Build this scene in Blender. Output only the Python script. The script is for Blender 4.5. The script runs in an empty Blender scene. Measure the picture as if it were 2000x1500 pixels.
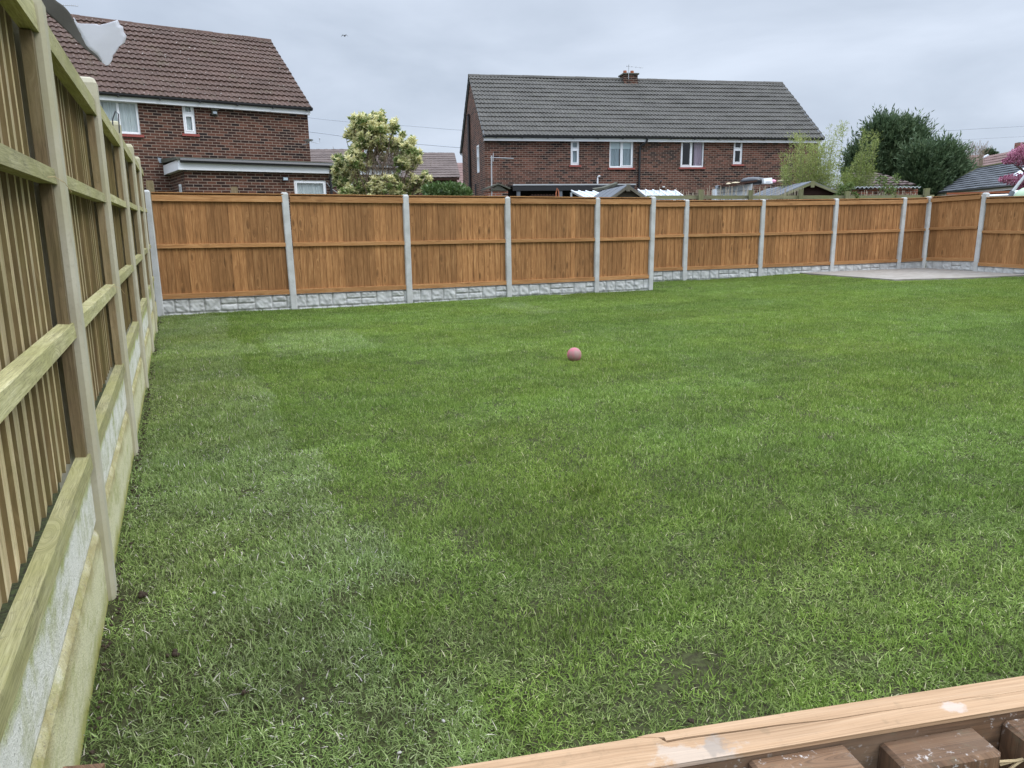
import bpy, math, random
import numpy as np
from mathutils import Vector, Matrix
R = math.radians
rnd = random.Random(7)
S = bpy.context.scene
COL = S.collection

# ------------------------------------------------------------------ camera
F_PX = 1410.0; PITCH = math.atan(315 / F_PX); ROLL = math.atan(0.0142); EYE = 1.32
cp, sp = math.cos(PITCH), math.sin(PITCH); cr, sr = math.cos(ROLL), math.sin(ROLL)
fwd = Vector((0, cp, -sp)); up0 = Vector((0, sp, cp)); rt0 = Vector((1, 0, 0))
right = cr * rt0 - sr * up0; up = sr * rt0 + cr * up0
cam = bpy.data.cameras.new('camera'); cam_o = bpy.data.objects.new('camera', cam); COL.objects.link(cam_o)
M = Matrix.Identity(4)
for i in range(3):
    M[i][0] = right[i]; M[i][1] = up[i]; M[i][2] = -fwd[i]
M[2][3] = EYE
cam_o.matrix_world = M
cam.sensor_width = 36; cam.lens = F_PX / 2000 * 36; cam.clip_start = 0.05; cam.clip_end = 2000
S.camera = cam_o
# ------------------------------------------------------------------ world: overcast sky
SUN_EL, SUN_AZ = 46, 112
w = bpy.data.worlds.new("World"); S.world = w; w.use_nodes = True
nt = w.node_tree; nt.nodes.clear()
def N(nt, t, **k):
    n = nt.nodes.new(t)
    for a, b in k.items(): setattr(n, a, b)
    return n
out = N(nt, 'ShaderNodeOutputWorld'); bg = N(nt, 'ShaderNodeBackground'); bg.inputs['Strength'].default_value = 0.1
sky = N(nt, 'ShaderNodeTexSky', sky_type='NISHITA', sun_disc=False); sky.sun_elevation = R(SUN_EL); sky.sun_rotation = R(SUN_AZ)
tc = N(nt, 'ShaderNodeTexCoord'); sep = N(nt, 'ShaderNodeSeparateXYZ'); nt.links.new(tc.outputs['Generated'], sep.inputs[0])
mp = N(nt, 'ShaderNodeMapping'); mp.inputs['Scale'].default_value = (1.6, 1.6, 5.5); mp.inputs['Rotation'].default_value = (0.12, 0.1, 0.4)
nt.links.new(tc.outputs['Generated'], mp.inputs[0])
no = N(nt, 'ShaderNodeTexNoise'); no.inputs['Scale'].default_value = 1.5; no.inputs['Detail'].default_value = 6; no.inputs['Roughness'].default_value = 0.5; no.inputs['Distortion'].default_value = 0.35
nt.links.new(mp.outputs[0], no.inputs['Vector'])
cr1 = N(nt, 'ShaderNodeValToRGB'); e = cr1.color_ramp.elements
e[0].position = 0.36; e[0].color = (4.7, 5.4, 6.5, 1); e[1].position = 0.68; e[1].color = (6.7, 7.45, 8.7, 1)
nt.links.new(no.outputs['Fac'], cr1.inputs[0])
mr = N(nt, 'ShaderNodeMapRange'); mr.inputs['From Min'].default_value = 0.3; mr.inputs['From Max'].default_value = 1.0
mr.inputs['To Min'].default_value = 1.06; mr.inputs['To Max'].default_value = 5.6
nt.links.new(sep.outputs['Z'], mr.inputs['Value'])
vm = N(nt, 'ShaderNodeVectorMath', operation='SCALE'); nt.links.new(cr1.outputs[0], vm.inputs[0]); nt.links.new(mr.outputs[0], vm.inputs['Scale'])
mx = N(nt, 'ShaderNodeMixRGB'); mx.inputs[0].default_value = 0.94
nt.links.new(sky.outputs[0], mx.inputs[1]); nt.links.new(vm.outputs[0], mx.inputs[2])
nt.links.new(mx.outputs[0], bg.inputs['Color']); nt.links.new(bg.outputs[0], out.inputs[0])
# sun (soft, overcast)
sl = bpy.data.lights.new('sun', 'SUN'); sl.energy = 1.45; sl.angle = R(25); sl.color = (1, 0.97, 0.92)
so = bpy.data.objects.new('sun', sl); COL.objects.link(so)
az = R(SUN_AZ); sd = Vector((math.sin(az) * math.cos(R(SUN_EL)), math.cos(az) * math.cos(R(SUN_EL)), math.sin(R(SUN_EL))))
so.rotation_euler = sd.to_track_quat('Z', 'Y').to_euler()
S.view_settings.view_transform = 'Standard'; S.view_settings.look = 'None'; S.view_settings.gamma = 1
S.view_settings.use_curve_mapping = False; S.view_settings.exposure = 0.12
S.render.engine = 'CYCLES'
try:
    S.cycles.max_bounces = 6; S.cycles.diffuse_bounces = 3; S.cycles.transparent_max_bounces = 8
    S.cycles.use_denoising = True
except Exception: pass

def ray(x, y):
    u = (x - 1000) / F_PX; v = (750 - y) / F_PX
    return right * u + up * v + fwd
def at(x, y, Y):
    d = ray(x, y); return Vector((0, 0, EYE)) + d * (Y / d.y)

# ------------------------------------------------------------------ materials
MATS = {}
def mat(name):
    m = bpy.data.materials.new(name); m.use_nodes = True; m.node_tree.nodes.clear()
    nt = m.node_tree; o = N(nt, 'ShaderNodeOutputMaterial'); b = N(nt, 'ShaderNodeBsdfPrincipled')
    nt.links.new(b.outputs[0], o.inputs[0]); MATS[name] = m
    return m, nt, b, o
def C4(c): return (c[0], c[1], c[2], 1)
def mixc(nt, f, a, b, mode='MIX'):
    n = N(nt, 'ShaderNodeMixRGB', blend_type=mode)
    for i, s in ((0, f), (1, a), (2, b)):
        if isinstance(s, (int, float)): n.inputs[i].default_value = s
        elif isinstance(s, tuple): n.inputs[i].default_value = C4(s)
        else: nt.links.new(s, n.inputs[i])
    return n.outputs[0]
def math_(nt, op, a, b=None, c=None):
    n = N(nt, 'ShaderNodeMath', operation=op)
    for i, s in enumerate((a, b, c)):
        if s is None: continue
        if isinstance(s, (int, float)): n.inputs[i].default_value = s
        else: nt.links.new(s, n.inputs[i])
    return n.outputs[0]
def noise(nt, vec, scale, detail=4, rough=0.55, dist=0.0, out='Fac'):
    n = N(nt, 'ShaderNodeTexNoise'); n.inputs['Scale'].default_value = scale; n.inputs['Detail'].default_value = detail
    n.inputs['Roughness'].default_value = rough; n.inputs['Distortion'].default_value = dist
    if vec is not None: nt.links.new(vec, n.inputs['Vector'])
    return n.outputs[out]
def ramp(nt, f, stops):
    n = N(nt, 'ShaderNodeValToRGB'); el = n.color_ramp.elements
    while len(el) < len(stops): el.new(0.5)
    for k, (p, c) in enumerate(stops):
        el[k].position = p; el[k].color = C4(c) if isinstance(c, tuple) else (c, c, c, 1)
    nt.links.new(f, n.inputs[0]); return n.outputs[0]
def mapping(nt, vec, scale=(1, 1, 1), rot=(0, 0, 0), loc=(0, 0, 0)):
    n = N(nt, 'ShaderNodeMapping'); n.inputs['Scale'].default_value = scale; n.inputs['Rotation'].default_value = rot; n.inputs['Location'].default_value = loc
    nt.links.new(vec, n.inputs[0]); return n.outputs[0]
def objvec(nt, rand=True):
    t = N(nt, 'ShaderNodeTexCoord').outputs['Object']
    if rand: return addrand(nt, t)
    return t
def addrand(nt, t):
    oi = N(nt, 'ShaderNodeObjectInfo'); v = N(nt, 'ShaderNodeVectorMath', operation='SCALE'); v.inputs[0].default_value = (37.3, 17.7, 23.1)
    nt.links.new(oi.outputs['Random'], v.inputs['Scale'])
    a = N(nt, 'ShaderNodeVectorMath', operation='ADD'); nt.links.new(t, a.inputs[0]); nt.links.new(v.outputs[0], a.inputs[1]); return a.outputs[0]
def uvvec(nt, rand=False):
    t = N(nt, 'ShaderNodeUVMap', uv_map='UVMap').outputs[0]
    return addrand(nt, t) if rand else t
def posvec(nt): return N(nt, 'ShaderNodeNewGeometry').outputs['Position']
def tone(nt): return N(nt, 'ShaderNodeAttribute', attribute_name='tone').outputs['Fac']
def bump(nt, b, h, strength=0.4, dist=0.01):
    n = N(nt, 'ShaderNodeBump'); n.inputs['Strength'].default_value = strength; n.inputs['Distance'].default_value = dist
    nt.links.new(h, n.inputs['Height']); nt.links.new(n.outputs[0], b.inputs['Normal'])
def setc(nt, b, s):
    if isinstance(s, tuple): b.inputs['Base Color'].default_value = C4(s)
    else: nt.links.new(s, b.inputs['Base Color'])
def rough(b, v, spec=0.3):
    b.inputs['Roughness'].default_value = v; b.inputs['Specular IOR Level'].default_value = spec

def m_plain(name, c, r=0.6, spec=0.3, var=0.15, sc=6):
    m, nt, b, o = mat(name); v = objvec(nt); n = noise(nt, v, sc, 5)
    setc(nt, b, mixc(nt, n, tuple(x * (1 - var) for x in c), tuple(min(1, x * (1 + var)) for x in c))); rough(b, r, spec)
    bump(nt, b, noise(nt, v, sc * 12, 3), 0.15, 0.004)
    return m
def m_wood(name, dark, mid, light, knots=0.5, green=None, gscale=14, greenf=0.6, r=0.75, tone_amt=0.5, warpk=1.6, grime=0.0):
    m, nt, b, o = mat(name); uv = uvvec(nt, True)
    ds = N(nt, 'ShaderNodeCombineXYZ'); tn = tone(nt); nt.links.new(math_(nt, 'MULTIPLY', tn, 31.0), ds.inputs[0]); nt.links.new(math_(nt, 'MULTIPLY', tn, 11.0), ds.inputs[1])
    va = N(nt, 'ShaderNodeVectorMath', operation='ADD'); nt.links.new(uv, va.inputs[0]); nt.links.new(ds.outputs[0], va.inputs[1]); v = va.outputs[0]
    # knots distort the grain around them
    kv = mapping(nt, v, (7, 2.2, 1)); vo = N(nt, 'ShaderNodeTexVoronoi'); vo.inputs['Scale'].default_value = 1.0; vo.inputs['Randomness'].default_value = 1.0
    nt.links.new(kv, vo.inputs['Vector']); kd = vo.outputs['Distance']
    kf = ramp(nt, kd, [(0.02, 1.0), (0.32, 0.0)])
    gv = mapping(nt, v, (gscale, 1.0, 1)); warp = N(nt, 'ShaderNodeVectorMath', operation='ADD')
    wv = N(nt, 'ShaderNodeCombineXYZ'); nt.links.new(math_(nt, 'MULTIPLY', kf, warpk), wv.inputs[0]); nt.links.new(gv, warp.inputs[0]); nt.links.new(wv.outputs[0], warp.inputs[1])
    g1 = noise(nt, warp.outputs[0], 2.4, 5, 0.6, 0.6); g2 = noise(nt, warp.outputs[0], 9.0, 3, 0.5, 0.2)
    g = math_(nt, 'ADD', math_(nt, 'MULTIPLY', g1, 0.65), math_(nt, 'MULTIPLY', g2, 0.35))
    c = ramp(nt, g, [(0.3, dark), (0.5, mid), (0.72, light)])
    tf = ramp(nt, tn, [(0.0, 1 - tone_amt * .6), (1.0, 1 + tone_amt * .45)])
    c = mixc(nt, 1.0, c, tf, 'MULTIPLY')
    kn = ramp(nt, kd, [(0.06, 1.0), (0.20, 0.0)])
    c = mixc(nt, math_(nt, 'MULTIPLY', kn, knots), c, tuple(x * 0.35 for x in dark))
    big = noise(nt, objvec(nt), 1.6, 4)
    c = mixc(nt, math_(nt, 'MULTIPLY', ramp(nt, big, [(0.35, 0.0), (0.7, 1.0)]), 0.35), c, tuple(x * 0.75 for x in mid))
    if grime:
        fz = noise(nt, mapping(nt, warp.outputs[0], (2.2, .9, 1)), 14, 5, 0.75); c = mixc(nt, grime, c, ramp(nt, fz, [(0.36, 0.35), (0.52, 1.0), (0.7, 1.25)]), 'MULTIPLY')
        sp2 = noise(nt, objvec(nt), 38, 6, 0.75); c = mixc(nt, math_(nt, 'MULTIPLY', ramp(nt, sp2, [(0.56, 0.0), (0.66, 1.0)]), grime * .7), c, (0.10, 0.085, 0.05))
    if green:
        gn = noise(nt, objvec(nt), 3.5, 6, 0.65); c = mixc(nt, math_(nt, 'MULTIPLY', ramp(nt, gn, [(0.38, 0.0), (0.62, 1.0)]), greenf), c, green)
    setc(nt, b, c); rough(b, r, 0.2); bump(nt, b, g, 0.35, 0.004)
    return m
def m_concrete(name, c, stain, st=0.4, green=None):
    m, nt, b, o = mat(name); v = objvec(nt)
    n1 = noise(nt, v, 5, 6, 0.6); n2 = noise(nt, v, 70, 3)
    col = mixc(nt, math_(nt, 'MULTIPLY', ramp(nt, n1, [(0.4, 0.0), (0.75, 1.0)]), st), c, stain)
    col = mixc(nt, math_(nt, 'MULTIPLY', ramp(nt, n2, [(0.55, 0.0), (0.7, 1.0)]), 0.25), col, tuple(x * 0.5 for x in c))
    if green: col = mixc(nt, math_(nt, 'MULTIPLY', ramp(nt, noise(nt, v, 2.2, 5), [(0.4, 0.0), (0.6, 1.0)]), 0.7), col, green)
    setc(nt, b, col); rough(b, 0.85, 0.2); bump(nt, b, n2, 0.25, 0.003)
    return m
def m_brick(name, c1, c2, mortar, dark=(0.022, 0.014, 0.013), darkf=0.35):
    m, nt, b, o = mat(name); uv = uvvec(nt)
    def bt(a, bb, mo, sc=1.0, off=(0, 0, 0)):
        n = N(nt, 'ShaderNodeTexBrick'); n.offset = 0.5; n.squash = 1
        n.inputs['Scale'].default_value = 1; n.inputs['Mortar Size'].default_value = 0.0075; n.inputs['Mortar Smooth'].default_value = 0.25
        n.inputs['Brick Width'].default_value = 0.225; n.inputs['Row Height'].default_value = 0.075; n.inputs['Bias'].default_value = 0.0
        n.inputs['Color1'].default_value = C4(a); n.inputs['Color2'].default_value = C4(bb); n.inputs['Mortar'].default_value = C4(mo)
        nt.links.new(uv, n.inputs['Vector']); return n
    n = bt((0, 0, 0), (1, 1, 1), (0.5, 0.5, 0.5)); f = n.outputs['Color']; mf = n.outputs['Fac']
    big = noise(nt, uv, 0.9, 3)
    ff = math_(nt, 'ADD', f, math_(nt, 'MULTIPLY', math_(nt, 'SUBTRACT', big, 0.5), 1.1))
    c = ramp(nt, ff, [(0.0, dark), (darkf, c1), (0.75, c2), (1.0, tuple(min(1, x * 1.35) for x in c2))])
    c = mixc(nt, 0.5, c, ramp(nt, noise(nt, uv, 30, 3), [(0.3, 0.6), (0.7, 1.3)]), 'MULTIPLY')
    mcol = mixc(nt, noise(nt, uv, 3, 3), tuple(x * 0.7 for x in mortar), mortar)
    c = mixc(nt, mf, c, mcol)
    setc(nt, b, c); rough(b, 0.85, 0.2); bump(nt, b, math_(nt, 'SUBTRACT', 1.0, mf), 0.5, 0.01)
    return m
def m_tile(name, c1, c2, speck, sf=0.5, moss=None):
    m, nt, b, o = mat(name); uv = uvvec(nt)
    n = N(nt, 'ShaderNodeTexBrick'); n.offset = 0.0
    n.inputs['Scale'].default_value = 1; n.inputs['Mortar Size'].default_value = 0.0; n.inputs['Brick Width'].default_value = 0.30; n.inputs['Row Height'].default_value = 0.307
    n.inputs['Color1'].default_value = C4(c1); n.inputs['Color2'].default_value = C4(c2); nt.links.new(uv, n.inputs['Vector'])
    c = mixc(nt, 0.8, n.outputs['Color'], ramp(nt, noise(nt, uv, 1.1, 5), [(0.3, 0.84), (0.7, 1.16)]), 'MULTIPLY')
    c = mixc(nt, 0.6, c, ramp(nt, noise(nt, uv, 16, 4), [(0.3, 0.78), (0.7, 1.22)]), 'MULTIPLY')
    s = noise(nt, mapping(nt, uv, (1.0, 1.0, 1)), 15, 2, 0.4)
    c = mixc(nt, math_(nt, 'MULTIPLY', ramp(nt, s, [(0.69, 0.0), (0.74, 1.0)]), sf), c, speck)
    if moss: c = mixc(nt, math_(nt, 'MULTIPLY', ramp(nt, noise(nt, uv, 2.3, 6), [(0.55, 0.0), (0.75, 1.0)]), 0.5), c, moss)
    setc(nt, b, c); rough(b, 0.8, 0.25); bump(nt, b, noise(nt, uv, 60, 3), 0.2, 0.005)
    return m
def m_leaf(name, a, bcol, c, trans=0.3, r=0.5):
    m, nt, b, o = mat(name); tn = tone(nt)
    col = ramp(nt, tn, [(0.0, a), (0.5, bcol), (1.0, c)]); setc(nt, b, col); rough(b, r, 0.3)
    tr = N(nt, 'ShaderNodeBsdfTranslucent'); nt.links.new(col, tr.inputs[0]); ms = N(nt, 'ShaderNodeMixShader'); ms.inputs[0].default_value = trans
    nt.links.new(b.outputs[0], ms.inputs[1]); nt.links.new(tr.outputs[0], ms.inputs[2]); nt.links.new(ms.outputs[0], o.inputs[0])
    return m

m_wood('new_timber', (0.135, 0.062, 0.023), (0.315, 0.150, 0.056), (0.52, 0.285, 0.12), 0.7, tone_amt=0.40)
m_wood('new_rail', (0.22, 0.10, 0.036), (0.39, 0.195, 0.076), (0.52, 0.30, 0.135), 0.5, tone_amt=0.3)
m_wood('old_board', (0.26, 0.18, 0.09), (0.52, 0.41, 0.235), (0.76, 0.65, 0.44), 0.6, green=(0.36, 0.32, 0.12), greenf=0.35, grime=0.55)
m_wood('old_edge_shaded', (0.11, 0.075, 0.038), (0.20, 0.145, 0.072), (0.31, 0.24, 0.13), 0.5, green=(0.13, 0.13, 0.045), greenf=0.4)  # side faces of the left fence boards: their shade put into the colour
m_wood('old_rail', (0.19, 0.17, 0.08), (0.38, 0.35, 0.18), (0.56, 0.52, 0.32), 0.4, green=(0.30, 0.29, 0.10), greenf=0.5, grime=0.75)
m_wood('old_batten', (0.13, 0.09, 0.05), (0.25, 0.185, 0.105), (0.36, 0.28, 0.18), 0.5, green=(0.17, 0.16, 0.06), greenf=0.25, grime=0.5)
m_wood('sawn_top', (0.27, 0.16, 0.085), (0.42, 0.268, 0.155), (0.54, 0.37, 0.235), 0.3, gscale=55, tone_amt=0.2, warpk=0.4, grime=0.3)
m_wood('dark_timber', (0.05, 0.023, 0.011), (0.125, 0.062, 0.03), (0.25, 0.14, 0.075), 0.5, green=(0.27, 0.20, 0.14), greenf=0.4, grime=0.8)
m_wood('shed_brown', (0.03, 0.014, 0.01), (0.055, 0.028, 0.02), (0.085, 0.045, 0.03), 0.2)
m_wood('grey_timber', (0.08, 0.07, 0.05), (0.15, 0.135, 0.10), (0.24, 0.22, 0.17), 0.3)
m_wood('mossy_timber', (0.13, 0.12, 0.07), (0.23, 0.22, 0.13), (0.34, 0.32, 0.22), 0.3, green=(0.19, 0.21, 0.07), greenf=0.5)
m_concrete('post_concrete', (0.50, 0.50, 0.48), (0.30, 0.29, 0.26), 0.65)
m_concrete('old_post_concrete', (0.46, 0.425, 0.33), (0.30, 0.27, 0.18), 0.6, green=(0.38, 0.35, 0.22))
m_concrete('pad_concrete', (0.30, 0.27, 0.235), (0.18, 0.155, 0.125), 0.8)
m_concrete('render_grey', (0.30, 0.30, 0.30), (0.2, 0.2, 0.2), 0.5)
m_brick('brick_dark', (0.054, 0.022, 0.015), (0.100, 0.043, 0.028), (0.33, 0.26, 0.205))
m_brick('brick_dark_far', (0.074, 0.031, 0.021), (0.124, 0.053, 0.036), (0.31, 0.245, 0.195))
m_brick('brick_red', (0.22, 0.075, 0.045), (0.30, 0.11, 0.07), (0.36, 0.33, 0.28), darkf=0.2)
m_tile('tile_brown', (0.078, 0.048, 0.036), (0.098, 0.060, 0.046), (0.5, 0.47, 0.42), 0.8, moss=(0.10, 0.085, 0.05))
m_tile('tile_grey', (0.082, 0.077, 0.068), (0.096, 0.090, 0.080), (0.34, 0.35, 0.33), 0.55, moss=(0.10, 0.10, 0.075))
m_tile('tile_far_brown', (0.105, 0.078, 0.068), (0.125, 0.095, 0.083), (0.3, 0.28, 0.26), 0.2)
m_tile('tile_dark_far', (0.09, 0.062, 0.056), (0.11, 0.078, 0.07), (0.3, 0.28, 0.26), 0.2)
m_tile('tile_red_far', (0.17, 0.105, 0.092), (0.20, 0.13, 0.115), (0.4, 0.36, 0.34), 0.2)
m_tile('tile_slate', (0.085, 0.09, 0.098), (0.11, 0.118, 0.125), (0.3, 0.32, 0.34), 0.3)
m_plain('upvc', (0.86, 0.87, 0.88), 0.35, 0.5, 0.03)
m_plain('black_plastic', (0.018, 0.018, 0.02), 0.4, 0.5, 0.2)
m_plain('red_sill', (0.29, 0.075, 0.06), 0.6, 0.3, 0.15)
m_plain('grey_felt', (0.135, 0.145, 0.16), 0.8, 0.25, 0.2, 3)
m_plain('lead', (0.30, 0.34, 0.38), 0.5, 0.4)
m_plain('moss_roof', (0.10, 0.10, 0.08), 0.9, 0.1, 0.4, 8)
m_plain('galvanised', (0.42, 0.43, 0.44), 0.45, 0.5)
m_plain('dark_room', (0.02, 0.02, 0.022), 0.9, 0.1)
m_plain('curtain_pale', (0.76, 0.79, 0.79), 0.9, 0.1, 0.08)
m_plain('curtain_grey', (0.44, 0.51, 0.55), 0.9, 0.1, 0.1)
m_plain('blind', (0.70, 0.79, 0.82), 0.9, 0.1, 0.05)
m_plain('curtain_pink', (0.55, 0.43, 0.52), 0.9, 0.1, 0.1, 3)
m_plain('solar_dark', (0.045, 0.048, 0.075), 0.3, 0.5, 0.05)
m_plain('polycarbonate', (0.52, 0.57, 0.60), 0.3, 0.5, 0.06)
m_plain('white_paint', (0.72, 0.76, 0.80), 0.5, 0.3, 0.08)
m_plain('black_bag', (0.02, 0.022, 0.028), 0.35, 0.6, 0.3, 20)
m_plain('pink_plastic', (0.75, 0.32, 0.42), 0.4, 0.4)
m_plain('cream_cloth', (0.62, 0.53, 0.36), 0.9, 0.1)
m_plain('bark', (0.14, 0.10, 0.07), 0.9, 0.1, 0.4, 12)
m_plain('twig', (0.26, 0.20, 0.15), 0.9, 0.1, 0.3, 12)
m_plain('cane', (0.46, 0.40, 0.30), 0.8, 0.2, 0.3, 5)
m_plain('soil', (0.05, 0.036, 0.026), 0.95, 0.1, 0.5, 30)
m_plain('pebble', (0.36, 0.34, 0.30), 0.7, 0.3, 0.2, 20)
m_plain('orange_pot', (0.35, 0.12, 0.06), 0.8, 0.2, 0.2)
m_plain('light_green', (0.45, 0.58, 0.40), 0.5, 0.3)
m_plain('wire', (0.05, 0.05, 0.055), 0.5, 0.4)
m_plain('wire_far', (0.33, 0.36, 0.40), 0.6, 0.2)
m_plain('straw_fibre', (0.48, 0.36, 0.20), 0.8, 0.2)
m_leaf('leaf_pieris', (0.06, 0.11, 0.03), (0.22, 0.29, 0.085), (0.82, 0.77, 0.44), 0.3)
m_leaf('leaf_laurel', (0.035, 0.07, 0.02), (0.075, 0.13, 0.035), (0.16, 0.22, 0.09), 0.2, 0.35)
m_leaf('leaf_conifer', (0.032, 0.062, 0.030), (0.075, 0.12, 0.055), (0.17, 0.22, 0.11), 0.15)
m_leaf('leaf_bamboo', (0.10, 0.145, 0.035), (0.24, 0.29, 0.075), (0.45, 0.47, 0.17), 0.4)
m_leaf('leaf_ivy', (0.07, 0.11, 0.03), (0.15, 0.21, 0.06), (0.28, 0.34, 0.12), 0.3)
m_leaf('blossom', (0.30, 0.09, 0.15), (0.50, 0.20, 0.30), (0.64, 0.36, 0.44), 0.3)
m_leaf('leaf_weed', (0.06, 0.16, 0.03), (0.13, 0.30, 0.05), (0.22, 0.4, 0.09), 0.3)

# glass: fresnel mirror over see-through
m, nt, b, o = mat('glass'); tr = N(nt, 'ShaderNodeBsdfTransparent'); tr.inputs[0].default_value = (0.93, 0.96, 0.95, 1); gl = N(nt, 'ShaderNodeBsdfGlossy'); gl.inputs['Roughness'].default_value = 0.03
lw = N(nt, 'ShaderNodeLayerWeight'); lw.inputs[0].default_value = 0.25
ms = N(nt, 'ShaderNodeMixShader'); nt.links.new(math_(nt, 'ADD', math_(nt, 'MULTIPLY', lw.outputs['Fresnel'], 0.7), 0.04), ms.inputs[0])
nt.links.new(tr.outputs[0], ms.inputs[1]); nt.links.new(gl.outputs[0], ms.inputs[2]); nt.links.new(ms.outputs[0], o.inputs[0])
# torn plastic sheet
m, nt, b, o = mat('torn_plastic'); v = objvec(nt, False); n1 = noise(nt, mapping(nt, v, (3, 3, 9)), 2.2, 5)
pc = mixc(nt, n1, (0.62, 0.62, 0.65), (0.78, 0.78, 0.81)); setc(nt, b, pc); rough(b, 0.8, 0.15)
tl = N(nt, 'ShaderNodeBsdfTranslucent'); nt.links.new(pc, tl.inputs[0]); ms = N(nt, 'ShaderNodeMixShader'); ms.inputs[0].default_value = 0.3
nt.links.new(b.outputs[0], ms.inputs[1]); nt.links.new(tl.outputs[0], ms.inputs[2])
tp_ = N(nt, 'ShaderNodeBsdfTransparent'); m2_ = N(nt, 'ShaderNodeMixShader'); m2_.inputs[0].default_value = 0.08; nt.links.new(ms.outputs[0], m2_.inputs[1]); nt.links.new(tp_.outputs[0], m2_.inputs[2]); nt.links.new(m2_.outputs[0], o.inputs[0])
m_plain('grey_membrane', (0.075, 0.07, 0.06), 0.8, 0.2, 0.25, 9)
# pink ball
m, nt, b, o = mat('ball_rubber'); v = objvec(nt, False); n1 = noise(nt, v, 9, 4)
setc(nt, b, mixc(nt, ramp(nt, n1, [(0.42, 0.0), (0.6, 1.0)]), (0.42, 0.125, 0.15), (0.31, 0.19, 0.17))); rough(b, 0.6, 0.3); bump(nt, b, noise(nt, v, 160, 2), 0.2, 0.002)
# rock-face gravel board
m, nt, b, o = mat('gravel_board'); v = objvec(nt); n1 = noise(nt, v, 9, 5); n2 = noise(nt, v, 90, 3)
c = mixc(nt, ramp(nt, n1, [(0.35, 0.0), (0.7, 1.0)]), (0.40, 0.40, 0.385), (0.56, 0.56, 0.54))
c = mixc(nt, math_(nt, 'MULTIPLY', ramp(nt, tone(nt), [(0.1, 1.0), (0.42, 0.0)]), 0.75), c, (0.30, 0.29, 0.27))
setc(nt, b, c); rough(b, 0.85, 0.2); bump(nt, b, n2, 0.3, 0.004)
# algae-stained old gravel board (z local: 0 ground .. 0.58 top)
m, nt, b, o = mat('algae_board'); v = objvec(nt, False); vr = objvec(nt); sx = N(nt, 'ShaderNodeSeparateXYZ'); nt.links.new(v, sx.inputs[0])
n1 = noise(nt, mapping(nt, vr, (2.2, 2.2, 1.6)), 2.4, 9, 0.72); n2 = noise(nt, vr, 130, 4, 0.7); n3 = noise(nt, mapping(nt, vr, (5, 5, 1.6)), 2.0, 9, 0.75)
zz = math_(nt, 'ADD', sx.outputs['Z'], math_(nt, 'MULTIPLY', math_(nt, 'SUBTRACT', n1, 0.5), 0.17))
c = ramp(nt, zz, [(0.01, (0.36, 0.34, 0.10)), (0.08, (0.62, 0.59, 0.38)), (0.20, (0.62, 0.585, 0.36)), (0.262, (0.33, 0.28, 0.13)), (0.285, (0.48, 0.43, 0.25)), (0.325, (0.73, 0.705, 0.62)), (0.445, (0.71, 0.695, 0.61)), (0.475, (0.46, 0.47, 0.24)), (0.53, (0.26, 0.28, 0.06))])
c = mixc(nt, math_(nt, 'MULTIPLY', math_(nt, 'MULTIPLY', ramp(nt, n3, [(0.50, 0.0), (0.60, 1.0)]), ramp(nt, sx.outputs['Z'], [(0.28, 0.15), (0.5, 1.0)])), 0.7), c, (0.33, 0.34, 0.09))
c = mixc(nt, math_(nt, 'MULTIPLY', ramp(nt, n2, [(0.58, 0.0), (0.64, 1.0)]), 0.75), c, (0.17, 0.16, 0.12))
c = mixc(nt, math_(nt, 'MULTIPLY', ramp(nt, noise(nt, vr, 34, 5, 0.7), [(0.45, 0.0), (0.7, 1.0)]), 0.25), c, (0.3, 0.3, 0.2))
c = mixc(nt, math_(nt, 'MULTIPLY', ramp(nt, noise(nt, mapping(nt, vr, (1.2, 1.2, 2.6)), 3.0, 10, 0.78), [(0.5, 0.0), (0.64, 1.0)]), 0.6), c, (0.27, 0.28, 0.075))
setc(nt, b, c); rough(b, 0.9, 0.15); bump(nt, b, n2, 0.8, 0.006)
# lawn soil/thatch
m, nt, b, o = mat('lawn_thatch'); v = posvec(nt)
c = mixc(nt, ramp(nt, noise(nt, v, 45, 5), [(0.35, 0.0), (0.65, 1.0)]), (0.035, 0.030, 0.018), (0.065, 0.075, 0.028))
c = mixc(nt, ramp(nt, noise(nt, v, 1.1, 4), [(0.45, 0.0), (0.7, 1.0)]), c, (0.05, 0.05, 0.02)); setc(nt, b, c); rough(b, 0.95, 0.1); bump(nt, b, noise(nt, v, 60, 4), 0.8, 0.02)
m, nt, b, o = mat('outer_ground'); v = posvec(nt)
setc(nt, b, mixc(nt, noise(nt, v, 0.8, 6), (0.06, 0.085, 0.03), (0.11, 0.105, 0.06))); rough(b, 0.95, 0.1)
# grass blades: world-space turf variation (paler single turves, in turf coordinates)
PALE = [(5.36, 10.5, 0.34, 0.95), (1.75, 8.6, 0.62, 0.95)]
m, nt, b, o = mat('grass_blade'); v = posvec(nt); tn = tone(nt)
turf = mapping(nt, v, (1, 1, 1), (0, 0, R(-24.4)), (0.352, 0, 0))
bt = N(nt, 'ShaderNodeTexBrick'); bt.offset = 0.37; bt.inputs['Scale'].default_value = 1; bt.inputs['Mortar Size'].default_value = 0.0
bt.inputs['Brick Width'].default_value = 2.3; bt.inputs['Row Height'].default_value = 0.62; bt.inputs['Color1'].default_value = (0, 0, 0, 1); bt.inputs['Color2'].default_value = (1, 1, 1, 1)
wn = N(nt, 'ShaderNodeVectorMath', operation='SCALE'); nt.links.new(noise(nt, v, 2.2, 4, out='Color'), wn.inputs[0]); wn.inputs['Scale'].default_value = 0.05
wa = N(nt, 'ShaderNodeVectorMath', operation='ADD'); nt.links.new(turf, wa.inputs[0]); nt.links.new(wn.outputs[0], wa.inputs[1]); nt.links.new(wa.outputs[0], bt.inputs['Vector'])
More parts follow.
